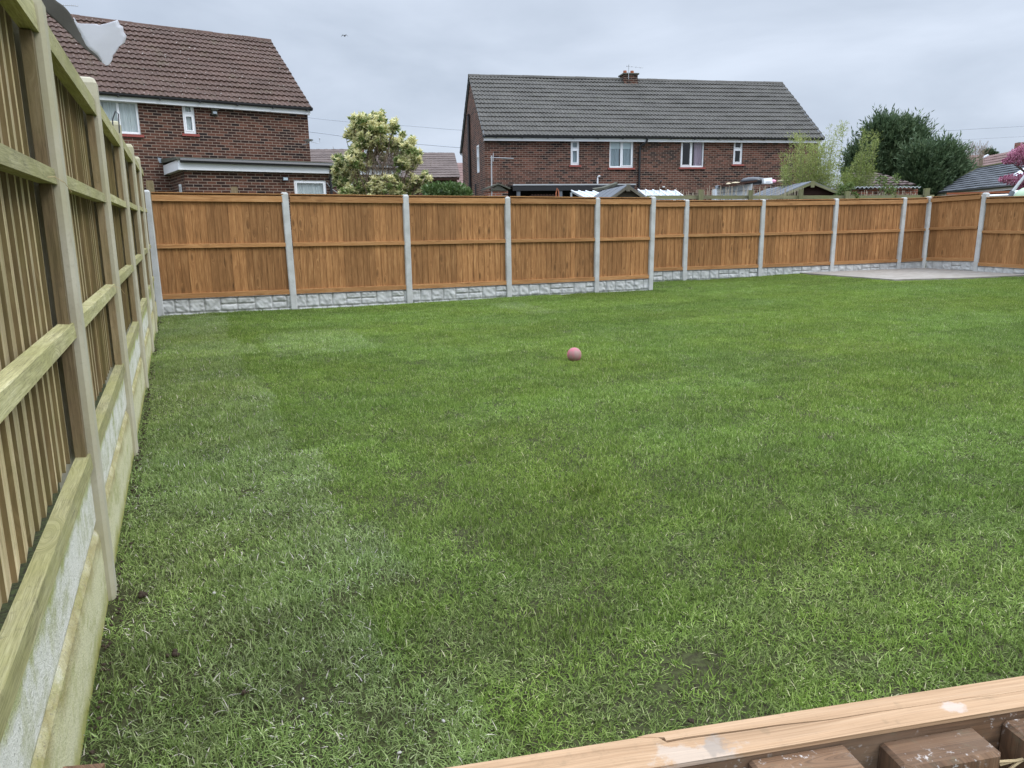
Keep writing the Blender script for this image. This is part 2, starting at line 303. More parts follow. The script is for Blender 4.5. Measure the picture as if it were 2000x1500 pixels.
col = ramp(nt, tn, [(0.0, (0.058, 0.106, 0.018)), (0.42, (0.158, 0.250, 0.043)), (0.74, (0.275, 0.375, 0.098)), (0.90, (0.43, 0.47, 0.21)), (1.0, (0.60, 0.56, 0.37))])
yel = noise(nt, v, 0.42, 4, 0.6)
col = mixc(nt, math_(nt, 'MULTIPLY', ramp(nt, yel, [(0.4, 0.0), (0.65, 1.0)]), 0.4), col, mixc(nt, 1.0, col, (1.22, 1.04, 0.65), 'MULTIPLY'))
cool = noise(nt, mapping(nt, v, (1, 1, 1), loc=(13, 7, 0)), 0.75, 5, 0.65)
col = mixc(nt, math_(nt, 'MULTIPLY', ramp(nt, cool, [(0.45, 0.0), (0.66, 1.0)]), 0.22), col, mixc(nt, 1.0, col, (1.12, 1.02, 1.7), 'MULTIPLY'))
patch = ramp(nt, noise(nt, v, 4.2, 6, 0.72), [(0.33, 0.66), (0.67, 1.26)])
col = mixc(nt, 0.75, col, patch, 'MULTIPLY')
col = mixc(nt, 0.6, col, ramp(nt, bt.outputs['Color'], [(0.0, 0.78), (1.0, 1.26)]), 'MULTIPLY')
stx = N(nt, 'ShaderNodeSeparateXYZ'); nt.links.new(wa.outputs[0], stx.inputs[0])
edge = math_(nt, 'ADD', stx.outputs['X'], math_(nt, 'MULTIPLY', bt.outputs['Fac'], 0.0)); edge = math_(nt, 'SUBTRACT', edge, math_(nt, 'MULTIPLY', bt.outputs['Color'], 0.28)); edge = math_(nt, 'ADD', edge, math_(nt, 'MULTIPLY', math_(nt, 'SUBTRACT', noise(nt, v, 9.0, 4, 0.7), 0.5), 0.22))
band = math_(nt, 'SUBTRACT', 1.0, ramp(nt, edge, [(0.79, 0.0), (0.84, 1.0)]))
col = mixc(nt, math_(nt, 'MULTIPLY', band, 0.8), col, mixc(nt, 1.0, col, (1.34, 1.20, 2.0), 'MULTIPLY'))
def pale_turf(cu, cv, hu, hv):
    du = math_(nt, 'SUBTRACT', hu, math_(nt, 'ABSOLUTE', math_(nt, 'SUBTRACT', stx.outputs['X'], cu))); dv = math_(nt, 'SUBTRACT', hv, math_(nt, 'ABSOLUTE', math_(nt, 'SUBTRACT', stx.outputs['Y'], cv)))
    return ramp(nt, math_(nt, 'MULTIPLY', math_(nt, 'MINIMUM', du, dv), 5.0), [(0.0, 0.0), (0.5, 1.0)])
for pt_ in PALE: col = mixc(nt, math_(nt, 'MULTIPLY', pale_turf(*pt_), 0.7), col, mixc(nt, 1.0, col, (1.32, 1.22, 1.9), 'MULTIPLY'))
sy_ = N(nt, 'ShaderNodeSeparateXYZ'); nt.links.new(v, sy_.inputs[0])
dry = math_(nt, 'MULTIPLY', ramp(nt, math_(nt, 'MULTIPLY', sy_.outputs['Y'], 0.2), [(0.2, 1.0), (0.75, 0.0)]), ramp(nt, noise(nt, v, 3.2, 5, 0.7), [(0.42, 0.0), (0.62, 1.0)]))
col = mixc(nt, math_(nt, 'MULTIPLY', dry, 0.6), col, mixc(nt, ramp(nt, tn, [(0.2, 0.0), (0.8, 1.0)]), (0.10, 0.11, 0.05), (0.33, 0.34, 0.20)))
setc(nt, b, col); rough(b, 0.65, 0.12)
tr = N(nt, 'ShaderNodeBsdfTranslucent'); nt.links.new(col, tr.inputs[0]); ms = N(nt, 'ShaderNodeMixShader'); ms.inputs[0].default_value = 0.25
nt.links.new(b.outputs[0], ms.inputs[1]); nt.links.new(tr.outputs[0], ms.inputs[2]); nt.links.new(ms.outputs[0], o.inputs[0])
m = MATS['dark_timber']; nt = m.node_tree; b = [n for n in nt.nodes if n.type == 'BSDF_PRINCIPLED'][0]; src = b.inputs['Base Color'].links[0].from_socket
v = objvec(nt, True); setc(nt, b, mixc(nt, math_(nt, 'MULTIPLY', ramp(nt, noise(nt, v, 160, 4, 0.7), [(0.57, 0.0), (0.66, 1.0)]), ramp(nt, noise(nt, v, 18, 3), [(0.46, 0.0), (0.6, 0.8)])), src, (0.62, 0.58, 0.54)))
# sawn top with paint smears and mud
m = MATS['sawn_top']; nt = m.node_tree; b = [n for n in nt.nodes if n.type == 'BSDF_PRINCIPLED'][0]; src = b.inputs['Base Color'].links[0].from_socket
v = objvec(nt, False)
def spot(cx, rx, ry=0.03, cy=0.022):
    mpn = mapping(nt, v, (1 / rx, 1 / ry, 0.0), loc=(-cx / rx, cy / ry, 0)); l = N(nt, 'ShaderNodeVectorMath', operation='LENGTH'); nt.links.new(mpn, l.inputs[0])
    return ramp(nt, math_(nt, 'ADD', l.outputs['Value'], math_(nt, 'MULTIPLY', math_(nt, 'SUBTRACT', noise(nt, v, 70, 5, 0.7), 0.5), 2.6)), [(0.6, 1.0), (0.95, 0.0)])
c = mixc(nt, math_(nt, 'MULTIPLY', spot(0.212, 0.012, 0.010, 0.024), 0.32), src, (0.58, 0.56, 0.56))
c = mixc(nt, math_(nt, 'MULTIPLY', spot(-0.035, 0.045, 0.02, 0.032), 0.4), c, (0.46, 0.43, 0.39))
c = mixc(nt, math_(nt, 'MULTIPLY', spot(-0.012, 0.016, 0.012, 0.024), 0.5), c, (0.20, 0.175, 0.15)); setc(nt, b, c)

# ------------------------------------------------------------------ mesh builder
class MB:
    def __init__(s): s.v = []; s.f = []; s.t = []; s.uv = []; s.m = []; s.mi = 0
    def quad(s, P, tone=None, uv=None, mi=None):
        b = len(s.v); s.v += [tuple(p) for p in P]; n = len(P); s.f.append(tuple(range(b, b + n)))
        s.t.append(0.5 if tone is None else tone)
        if uv is None: uv = s.auto(P)
        s.uv.append(uv); s.m.append(s.mi if mi is None else mi)
    def auto(s, P, grain=None):
        a, b_, c = Vector(P[0]), Vector(P[1]), Vector(P[2]); n = (b_ - a).cross(c - a)
        ax = max(range(3), key=lambda i: abs(n[i]))
        if ax == 2: return [(p[0], p[1]) for p in P]
        if ax == 1: return [(p[0], p[2]) for p in P]
        return [(p[1], p[2]) for p in P]
    def box(s, x0, x1, y0, y1, z0, z1, tone=None, grain=None, T=None, mi=None):
        P = [(x0, y0, z0), (x1, y0, z0), (x1, y1, z0), (x0, y1, z0), (x0, y0, z1), (x1, y0, z1), (x1, y1, z1), (x0, y1, z1)]
        s.hexa(P, tone, grain, T, mi)
    def hexa(s, P, tone=None, grain=None, T=None, mi=None):
        for q in ((0, 1, 5, 4), (1, 2, 6, 5), (2, 3, 7, 6), (3, 0, 4, 7), (4, 5, 6, 7), (3, 2, 1, 0)):
            Q = [P[i] for i in q]
            if grain is None: uv = s.auto(Q)
            else:
                o = [i for i in range(3) if i != grain]
                uv = [(p[o[0]] + p[o[1]], p[grain]) for p in Q]
            if T is not None: Q = [tuple(T @ Vector(p)) for p in Q]
            s.quad(Q, tone, uv, mi)
    def beam(s, a, b, w, h, tone=None, upv=(0, 0, 1)):
        a, b = Vector(a), Vector(b); d = (b - a); L = d.length; d.normalize(); sd = d.cross(Vector(upv)); 
        if sd.length < 1e-4: sd = d.cross(Vector((0, 1, 0)))
        sd.normalize(); u = sd.cross(d)
        T = Matrix((( d.x, sd.x, u.x, a.x), (d.y, sd.y, u.y, a.y), (d.z, sd.z, u.z, a.z), (0, 0, 0, 1)))
        s.box(0, L, -w / 2, w / 2, -h / 2, h / 2, tone, 0, T)
    def tube(s, pts, r, n=6, tone=None, r2=None):
        pts = [Vector(p) for p in pts]; rings = []
        for i, p in enumerate(pts):
            d = (pts[min(i + 1, len(pts) - 1)] - pts[max(i - 1, 0)]).normalized()
            a = d.cross(Vector((0, 0, 1)));
            if a.length < 0.05: a = d.cross(Vector((0, 1, 0)))
            a.normalize(); c = a.cross(d); rr = r if r2 is None else r + (r2 - r) * i / (len(pts) - 1)
            rings.append([p + (a * math.cos(2 * math.pi * k / n) + c * math.sin(2 * math.pi * k / n)) * rr for k in range(n)])
        for i in range(len(rings) - 1):
            for k in range(n):
                k2 = (k + 1) % n; s.quad([rings[i][k], rings[i][k2], rings[i + 1][k2], rings[i + 1][k]], tone)
        s.quad(rings[0][::-1], tone); s.quad(rings[-1], tone)
    def ball(s, c, r, n=10, sc=(1, 1, 1), tone=None, jit=0):
        rows = n // 2 + 1; P = []
        for i in range(rows + 1):
            th = math.pi * i / rows
            P.append([(c[0] + sc[0] * r * math.sin(th) * math.cos(2 * math.pi * k / n) * (1 + rnd.uniform(-jit, jit)), c[1] + sc[1] * r * math.sin(th) * math.sin(2 * math.pi * k / n) * (1 + rnd.uniform(-jit, jit)), c[2] + sc[2] * r * math.cos(th)) for k in range(n)])
        for i in range(rows):
            for k in range(n):
                k2 = (k + 1) % n; Q = [P[i][k], P[i + 1][k], P[i + 1][k2], P[i][k2]]
                if i == 0: Q = Q[:3]
                elif i == rows - 1: Q = [Q[0], Q[1], Q[3]]
                s.quad(Q, tone)
    def build(s, name, mats, parent=None, loc=None, rotz=0, smooth=False):
        me = bpy.data.meshes.new(name); me.from_pydata(s.v, [], s.f)
        if isinstance(mats, str): mats = [mats]
        for k in mats: me.materials.append(MATS[k])
        uvl = me.uv_layers.new(name='UVMap'); uvl.data.foreach_set('uv', [c for u in s.uv for p in u for c in p])
        at_ = me.attributes.new('tone', 'FLOAT', 'FACE'); at_.data.foreach_set('value', s.t)
        me.polygons.foreach_set('material_index', s.m)
        if smooth:
            import bmesh
            bm = bmesh.new(); bm.from_mesh(me); bmesh.ops.remove_doubles(bm, verts=bm.verts, dist=1e-5); bm.to_mesh(me); bm.free()
            me.polygons.foreach_set('use_smooth', [True] * len(me.polygons))
        me.update(); ob = bpy.data.objects.new(name, me); COL.objects.link(ob)
        if parent: ob.parent = parent
        if loc is not None: ob.location = loc
        ob.rotation_euler.z = rotz
        return ob
def tag(o, label=None, cat=None, group=None, kind=None):
    if label: o['label'] = label
    if cat: o['category'] = cat
    if group: o['group'] = group
    if kind: o['kind'] = kind
    return o
def empty(name, loc, rz=0, label=None, cat=None, group=None):
    o = bpy.data.objects.new(name, None); o.empty_display_size = 0.2; COL.objects.link(o); o.location = loc; o.rotation_euler.z = rz
    return tag(o, label, cat, group)
def copy_tree(o, parent=None):
    c = o.copy(); COL.objects.link(c)
    for k in ('label', 'category'):
        pass
    if parent: c.parent = parent
    for ch in [x for x in KIDS.get(o, [])]: KIDS.setdefault(c, []).append(copy_tree(ch, c))
    return c
KIDS = {}
def kid(p, c): KIDS.setdefault(p, []).append(c); return c
def fast_mesh(name, V, Fc, tones, matname, parent=None, smooth=False):
    """V (n,3), Fc (m,k) quads or triangles"""
    me = bpy.data.meshes.new(name); n, k = Fc.shape
    me.vertices.add(len(V)); me.vertices.foreach_set('co', V.astype(np.float32).ravel())
    me.loops.add(n * k); me.loops.foreach_set('vertex_index', Fc.astype(np.int32).ravel())
    me.polygons.add(n); me.polygons.foreach_set('loop_start', np.arange(0, n * k, k, dtype=np.int32)); me.polygons.foreach_set('loop_total', np.full(n, k, dtype=np.int32))
    me.materials.append(MATS[matname]); a = me.attributes.new('tone', 'FLOAT', 'FACE'); a.data.foreach_set('value', np.clip(tones, 0, 1).astype(np.float32))
    me.update(calc_edges=True); me.validate()
    if name is None: return me
    ob = bpy.data.objects.new(name, me); COL.objects.link(ob)
    if parent: ob.parent = parent
    return ob

# ------------------------------------------------------------------ ground
CTRL = [(-1.5, 2.4, 0), (-0.5, 0.5, 0), (-5.4, 11.0, 0.0), (-3.4, 7, 0), (-2, 12.6, -0.035), (2.8, 14.8, -0.06), (3.9, 16.3, 0.0), (7.5, 17.3, 0.06), (10.2, 18, 0.07), (8, 14.7, 0.05), (11, 15, 0.06), (4, 8, 0), (10, 8, 0.02), (2, 2, 0), (12, 3, 0)]
def gz(x, y):
    s = 0; wsum = 0
    for a, b, c in CTRL:
        d = (x - a) ** 2 + (y - b) ** 2 + 0.15; q = 1 / d ** 1.5; s += q * c; wsum += q
    return s / wsum
g = MB()
g.quad([(-300, -60, -0.3), (300, -60, -0.3), (300, 700, -0.3), (-300, 700, -0.3)])
tag(g.build('ground', 'outer_ground'), kind='structure')
A_DIR = R(65.6); uB = Vector((math.sin(A_DIR), math.cos(A_DIR), 0)); nB = Vector((-uB.y, uB.x, 0))   # back fence direction, away normal
uL = -nB * -1  # left fence runs away along nB
PL = Vector((-1.495, 2.445, 0)); PB = Vector((-5.37, 11.05, 0)); PR = Vector((3.88, 16.30, 0))
uR = Vector((math.sin(R(75)), math.cos(R(75)), 0))
CORNER = PR + uR * 6.5
uE = Vector((math.sin(R(160)), math.cos(R(160)), 0))
poly = [PL - nB * 4.2 - uB * 0.02, PB - uB * 0.03 + nB * 0.02, PB + uB * 9.05 + nB * 0.06, PR - uR * 0.95 + Vector((0, 0.05, 0)), CORNER, CORNER + uE * 9.5, Vector((13.2, -2.0, 0)), Vector((0.2, -2.0, 0))]
def inside(x, y, P):
    r_ = False; n = len(P)
    for i in range(n):
        a, b = P[i], P[(i + 1) % n]
        if (a.y > y) != (b.y > y) and x < (b.x - a.x) * (y - a.y) / (b.y - a.y) + a.x: r_ = not r_
    return r_
pad = [Vector((6.75, 17.12, 0)), Vector((7.85, 14.85, 0)), Vector((9.6, 15.05, 0)), Vector((11.15, 15.45, 0)), CORNER + Vector((0.03, 0.03, 0))]
# lawn base sheet as a grid (heights vary gently)
g = MB(); xs = np.arange(-7, 16.01, 0.5); ys = np.arange(-3, 20.01, 0.5)
H = {(i, j): gz(x, y) for i, x in enumerate(xs) for j, y in enumerate(ys)}
for i in range(len(xs) - 1):
    for j in range(len(ys) - 1):
        g.quad([(xs[a], ys[b_], H[(a, b_)] - 0.004) for a, b_ in ((i, j), (i + 1, j), (i + 1, j + 1), (i, j + 1))])
tag(g.build('lawn_soil', 'lawn_thatch', smooth=True), kind='structure')
# concrete pad
g = MB(); top = [(p.x, p.y, gz(p.x, p.y) + 0.03) for p in pad]; bot = [(p.x, p.y, -0.1) for p in pad]
g.quad(top)
for i in range(len(pad)):
    j = (i + 1) % len(pad); g.quad([bot[i], bot[j], top[j], top[i]])
tag(g.build('concrete_pad', 'pad_concrete'), kind='structure')

# grass: clumps of blades on a cloud of points
def clump(seed, nbl, rad, hmin, hmax, flop):
    q = np.random.RandomState(seed); V = []; Fq = []; T = []
    for i in range(nbl):
        rr = rad * math.sqrt(q.rand()); a = q.rand() * 6.283; x, y = rr * math.cos(a), rr * math.sin(a)
        d = q.rand() * 6.283; L = hmin + (hmax - hmin) * q.rand() ** 1.3; lean = min(1.45, abs(q.normal(flop, 0.38))); wd = 0.0008 + 0.0010 * q.rand()
        cx, sx_ = math.cos(d), math.sin(d); tw = q.normal(0, 0.7); wx, wy = -math.sin(d + tw), math.cos(d + tw); b0 = len(V); n = 3
        for k in range(n + 1):
            t = k / n; ang = lean * (0.8 + 0.32 * t); px = L * t * math.sin(ang); pz = L * t * math.cos(ang) ; ww = wd * (1 - t ** 2) + 0.0002
            bx, by = x + cx * px, y + sx_ * px
            V.append((bx - wx * ww, by - wy * ww, pz - 0.003)); V.append((bx + wx * ww, by + wy * ww, pz - 0.003))
        tn = q.beta(2.2, 2.6); tn = 0.97 if q.rand() < 0.03 else tn * 0.93
        for k in range(n): Fq.append((b0 + 2 * k, b0 + 2 * k + 1, b0 + 2 * k + 3, b0 + 2 * k + 2)); T.append(tn)
    me = bpy.data.meshes.new('grass_clump'); ob = fast_mesh('grass_clump', np.array(V), np.array(Fq), np.array(T), 'grass_blade')
    COL.objects.unlink(ob); return ob
gcol = bpy.data.collections.new('grass_clumps')
for s_ in range(8): gcol.objects.link(clump(s_, 500, 0.15, 0.012, 0.041 if s_ % 2 else 0.033, (0.75, 0.95, 1.1, 0.85)[s_ % 4]))
def g0(px, py):
    d = ray(px, py); t = -EYE / d.z; return d.x * t, d.y * t
BARE = [(*g0(a, b_), r_) for a, b_, r_ in ((590, 1440, .09), (650, 1400, .07), (700, 1360, .07), (1290, 1120, .10), (880, 1290, .08), (1040, 1180, .06), (480, 1080, .05), (1500, 980, .08), (820, 1000, .07), (330, 1280, .05), (1150, 860, .09), (620, 770, .08), (1700, 1180, .09), (1380, 1300, .07))]
q = np.random.RandomState(5); pts = []; SCL = []; SP = 0.135
for y in np.arange(0.35, 19, SP):
    for x in np.arange(-7, 14.5, SP):
        px, py = x + q.uniform(-.5, .5) * SP, y + q.uniform(-.5, .5) * SP
        if abs(px) > 0.86 * py + 1.3: continue
        if not inside(px, py, poly): continue
        if inside(px, py, [p + Vector((0, -0.08, 0)) for p in pad]) or inside(px - 0.05, py, pad): continue
        if any((px - a) ** 2 + ((py - b_) * 1.6) ** 2 < r_ * r_ and q.rand() < 0.62 for a, b_, r_ in BARE): continue
        k = math.sin(px * 2.1 + 1.3 * math.sin(py * 1.7)) * math.sin(py * 2.6 + px)
        pts.append((px, py, gz(px, py) + 0.004 * k)); hz_ = 0.95 + 0.28 * math.sin(px * 5.3 + 2.1 * math.sin(py * 4.1)) * math.sin(py * 6.1 + 1.7 * math.sin(px * 3.7)) + q.uniform(-.28, .34); a_ = q.uniform(.86, 1.1); SCL += [a_, a_, hz_]
me = bpy.data.meshes.new('grass'); me.from_pydata(pts, [], []); sa_ = me.attributes.new('clump_size', 'FLOAT_VECTOR', 'POINT'); sa_.data.foreach_set('vector', SCL)
gr = bpy.data.objects.new('grass', me); COL.objects.link(gr); tag(gr, 'short green turf grass covering the whole garden', 'grass', kind='stuff')
ng = bpy.data.node_groups.new('scatter', 'GeometryNodeTree'); ng.interface.new_socket('Geometry', in_out='INPUT', socket_type='NodeSocketGeometry'); ng.interface.new_socket('Geometry', in_out='OUTPUT', socket_type='NodeSocketGeometry')
gi = ng.nodes.new('NodeGroupInput'); go = ng.nodes.new('NodeGroupOutput'); ip = ng.nodes.new('GeometryNodeInstanceOnPoints'); ci = ng.nodes.new('GeometryNodeCollectionInfo')
ci.inputs['Collection'].default_value = gcol; ci.inputs['Separate Children'].default_value = True; ci.inputs['Reset Children'].default_value = True
ip.inputs['Pick Instance'].default_value = True
def rv(kind, a, b_, seed):
    n = ng.nodes.new('FunctionNodeRandomValue'); n.data_type = kind
    outs = {'FLOAT': 1, 'FLOAT_VECTOR': 0, 'INT': 2}[kind]; mins = [i for i in n.inputs if i.name == 'Min' and i.enabled] or [i for i in n.inputs if i.name == 'Min']; maxs = [i for i in n.inputs if i.name == 'Max' and i.enabled] or [i for i in n.inputs if i.name == 'Max']
    mins[0].default_value = a; maxs[0].default_value = b_; n.inputs['Seed'].default_value = seed
    return [o for o in n.outputs if o.enabled][0] if any(o.enabled for o in n.outputs) else n.outputs[outs]
ng.links.new(gi.outputs[0], ip.inputs['Points']); ng.links.new(ci.outputs[0], ip.inputs['Instance'])
ng.links.new(rv('INT', 0, 7, 1), ip.inputs['Instance Index']); ng.links.new(rv('FLOAT_VECTOR', (0, 0, 0), (0, 0, 6.283), 2), ip.inputs['Rotation'])
na = ng.nodes.new('GeometryNodeInputNamedAttribute'); na.data_type = 'FLOAT_VECTOR'; na.inputs['Name'].default_value = 'clump_size'; ng.links.new([o for o in na.outputs if o.enabled and o.name == 'Attribute'][0], ip.inputs['Scale']); ng.links.new(ip.outputs[0], go.inputs[0])
md = gr.modifiers.new('scatter', 'NODES'); md.node_group = ng

# ball, stones, clods, leaf
mb = MB(); mb.ball((0, 0, 0), 0.071, 32); bl = mb.build('ball', 'ball_rubber', loc=(0.61, 6.87 + 0.05, 0.057), smooth=True)
tag(bl, 'faded pink rubber ball lying alone in the middle of the lawn', 'ball')
def ground_at(px, py, z=0.0):
    d = ray(px, py); t = (z - EYE) / d.z; return Vector((d.x * t, d.y * t, z))
for (px, py, r_, lab) in ((780, 1470, 0.005, 'small white pebble lying in the grass nearest the front fence'), (866, 1408, 0.0055, 'pale pebble lying in the grass, second nearest to the front fence'), (418, 1158, 0.007, 'curled white scrap lying on the grass near the first fence post'), (592, 1365, 0.004, 'whitish pebble in grass left of the bare dark soil')):
    p = ground_at(px, py, 0.02); mb = MB(); mb.ball((0, 0, 0), r_, 8, (1.4, 0.9, 0.6), jit=0.2)
    tag(mb.build('pebble', 'pebble', loc=p, rotz=rnd.random() * 3, smooth=True), lab, 'pebble', 'pale bits lying in the grass')
for (px, py, r_, lab) in ((280, 1162, 0.014, 'dark soil clod on the grass beside the nearest concrete post base'), (340, 1277, 0.015, 'dark soil clod on the grass, alone between wall and lawn middle'), (1352, 1408, 0.009, 'dark soil clod in grass just behind the split top of the front fence'), (480, 1355, 0.010, 'small dark soil clod on the grass below the other two'), (206, 1262, 0.012, 'soil crumb against the foot of the stained concrete board')):
    p = ground_at(px, py, 0.018); mb = MB()
    for _ in range(6): mb.ball((rnd.uniform(-1, 1) * r_, rnd.uniform(-1, 1) * r_, rnd.uniform(-.2, .3) * r_), r_ * rnd.uniform(.35, .7), 7, jit=0.25)
    tag(mb.build('soil_clod', 'soil', loc=p, smooth=True), lab, 'soil', 'soil clods on the lawn')
# strip of loose soil along the left fence foot
mb = MB()
for i in range(330):
    s_ = rnd.uniform(-1.2, 9.2); p = PL + nB * s_ + uB * (0.015 + abs(rnd.gauss(0, 0.016))); r_ = rnd.uniform(0.0025, 0.0075)
    mb.ball((p.x, p.y, gz(p.x, p.y) + rnd.uniform(0.0, 0.02)), r_, 6, (1.2, 1, 0.7), jit=0.3)
tag(mb.build('loose_soil', 'soil'), 'crumbs of dark soil along the foot of the left fence', 'soil', kind='stuff')

# ------------------------------------------------------------------ fences
def gravel_board_mesh(w_, h_=0.30, cells=None):
    """rock-face concrete board: x 0..w, z 0..h, relief toward -y"""
    dx = 0.0125; nx = int(w_ / dx); nz = int(h_ / dx); mb = MB(); q = random.Random(3)
    rows = [(0.0, 0.085), (0.085, 0.30)]
    st = []
    for ri, (a, b_) in enumerate(rows):
        x = -0.08 if ri else -0.2
        while x < w_:
            ww = q.uniform(0.20, 0.27); st.append((x, x + ww, a, b_, q.random()));
            if ri and q.random() < 0.4: st[-1] = (x, x + ww, a, (a + b_) / 2 - 0.0, q.random()); st.append((x, x + ww, (a + b_) / 2, b_, q.random()))
            x += ww
    nz_ = np.random.RandomState(2).rand(nz * 2 + 4, nx * 2 + 4)
    def sm(i, j, f):
        a = i / f; b_ = j / f; i0, j0 = int(a), int(b_); fa, fb = a - i0, b_ - j0
        return (nz_[j0, i0] * (1 - fa) + nz_[j0, i0 + 1] * fa) * (1 - fb) + (nz_[j0 + 1, i0] * (1 - fa) + nz_[j0 + 1, i0 + 1] * fa) * fb
    P = []; Tn = []
    for j in range(nz + 1):
        row = []; tr_ = []
        for i in range(nx + 1):
            x, z = i * w_ / nx, j * h_ / nz; d = 0; e_ = 1
            for (a, b_, c, dd, k) in st:
                if a <= x < b_ and c <= z < dd:
                    e_ = min(x - a, b_ - x, z - c, dd - z); d = min(1, max(0, e_ - .003) / 0.013); break
            rel_ = 0.016 * abs(sm(i + j // 2, j, 5.0) * 2 - 1) + 0.011 * sm(i + 7, j + 3 + i // 2, 2.6); hgt = 0.014 * d + rel_ * d
            row.append((x, -hgt, z)); tr_.append(min(1, 0.10 + 0.35 * d + rel_ * d / 0.04))
        P.append(row); Tn.append(tr_)
    for j in range(nz):
        for i in range(nx): mb.quad([P[j][i], P[j][i + 1], P[j + 1][i + 1], P[j + 1][i]], (Tn[j][i] + Tn[j + 1][i + 1]) / 2)
    mb.box(0, w_, 0.0, 0.03, 0, h_)
    return mb
def post_mesh(h_, w_=0.105, d_=0.115):
    mb = MB(); c = 0.012; x0, x1 = -w_ / 2, w_ / 2; y0, y1 = -d_ / 2, d_ / 2
    ring = [(x0 + c, y0), (x1 - c, y0), (x1, y0 + c), (x1, y1), (x0, y1), (x0, y0 + c)]
    zs = [(-0.3, 0), (h_ - 0.03, 0), (h_ - 0.008, 0.010), (h_, 0.024)]
    R_ = [[(x * (1 - k / (w_ / 2)), y * (1 - k / (d_ / 2)), z) for x, y in ring] for z, k in zs]
    for a in range(len(R_) - 1):
        for i in range(6):
            j = (i + 1) % 6; mb.quad([R_[a][i], R_[a][j], R_[a + 1][j], R_[a + 1][i]])
    mb.quad(R_[-1]); return mb
def boards_mb(w_, h_, q, bw=0.105, t0=0.006, t1=0.0125, ztop=0.0):
    mb = MB(); n = max(2, int(round(w_ / bw))); bw = w_ / n; grp = 0.5
    for i in range(n):
        if q.random() < 0.35: grp = q.random()
        tn = min(1, max(0, grp + q.uniform(-.28, .28))); x0, x1 = i * bw, (i + 1) * bw + 0.012
        if i == n - 1: x1 = w_
        j0 = q.uniform(0, 0.003)
        P = [(x0, -t1 - j0, 0), (x1, -t0, 0), (x1, 0.004, 0), (x0, 0.004, 0), (x0, -t1 - j0, h_), (x1, -t0, h_), (x1, 0.004, h_), (x0, 0.004, h_)]
        mb.hexa(P, tn, 2)
    return mb
def rail_mb(w_, z, hh, y0, y1, q, top_bevel=0.0):
    mb = MB(); tn = q.random()
    P = [(0, y0, z), (w_, y0, z), (w_, y1, z), (0, y1, z), (0, y0, z + hh - top_bevel), (w_, y0, z + hh - top_bevel), (w_, y1, z + hh), (0, y1, z + hh)]
    mb.hexa(P, tn, 0); return mb
def fence_run(fence, u, P0, S_, bases, tops, gtop, seed, ph=1.5, skip_first_post=False):
    """posts at distances S_ along u from P0 (world, fence is an Empty at origin); panels between"""
    rz = math.atan2(u.y, u.x); q = random.Random(seed)
    for i, s_ in enumerate(S_):
        p = P0 + u * s_
        if not (i == 0 and skip_first_post):
            o = post_mesh(tops[i] - bases[i]).build('post', 'post_concrete', fence, (p.x, p.y, bases[i]), rz)
            o.rotation_euler.x = R(q.uniform(-.3, .3)); o.rotation_euler.y = R(q.uniform(-.35, .35))
        if i == len(S_) - 1: break
        w_ = S_[i + 1] - s_ - 0.10; a = p + u * 0.05
        sl = math.atan2((bases[i + 1] - bases[i]), S_[i + 1] - s_)
        zb = (gtop[i] + gtop[i + 1]) / 2
        g_ = gravel_board_mesh(w_).build('gravel_board', 'gravel_board', fence, (a.x, a.y, gtop[i] - 0.30), rz, smooth=True); g_.rotation_euler.y = -math.atan2(gtop[i + 1] - gtop[i], w_)
        bo = boards_mb(w_, ph, q).build('panel', 'new_timber', fence, (a.x, a.y, gtop[i] + 0.004), rz)
        bo.rotation_euler.y = -math.atan2(gtop[i + 1] - gtop[i], w_)
        for zz, hh, pr in ((0.005, 0.075, 0.045), (ph * .5 - .02, 0.062, 0.045), (ph - 0.115, 0.10, 0.05)):
            r_ = rail_mb(w_, zz, hh, -pr, -0.004, q, 0.004 if zz < 1 else 0.012).build('rail', 'new_rail', bo)
        cap = rail_mb(w_, ph, 0.018, -0.054, 0.02, q, 0.003).build('capping', 'new_rail', bo)
f1 = empty('timber_fence', (0, 0, 0), 0, 'new orange timber fence left of the stepped post, along the back of the lawn', 'fence', 'new timber and concrete fences round the lawn')
fence_run(f1, uB, PB, [0, 1.98, 3.94, 5.85, 7.73, 9.0], [-0.02, -0.05, -0.06, -0.07, -0.09, -0.10], [1.865, 1.84, 1.81, 1.78, 1.765, 1.785], [0.245, 0.225, 0.205, 0.195, 0.18, 0.175], 11, 1.575)
f2 = empty('timber_fence', (0, 0, 0), 0, 'new orange timber fence between the stepped post and the far corner by the pad', 'fence', 'new timber and concrete fences round the lawn')
SR = [-1.0, 0, 1.92, 3.85, 5.76, 6.5]
fence_run(f2, uR, PR, SR, [-0.05, -0.03, -0.02, 0.02, 0.05, 0.05], [1.77, 1.76, 1.755, 1.765, 1.78, 1.80], [0.225, 0.225, 0.225, 0.235, 0.245, 0.255], 21)
f3 = empty('timber_fence', (0, 0, 0), 0, 'new orange timber fence returning from the far corner to the right edge', 'fence', 'new timber and concrete fences round the lawn')
fence_run(f3, uE, CORNER + uE * 0.08, [0, 1.35], [0.0, 0.0], [1.80, 1.83], [0.27, 0.31], 31, skip_first_post=True)
fence_run(f3, uE, CORNER + uE * 0.08, [1.35, 3.28, 5.2, 7.1], [0.0, 0.0, 0.0, 0.0], [1.83, 1.74, 1.72, 1.70], [0.21, 0.2, 0.19, 0.18], 32, skip_first_post=True)

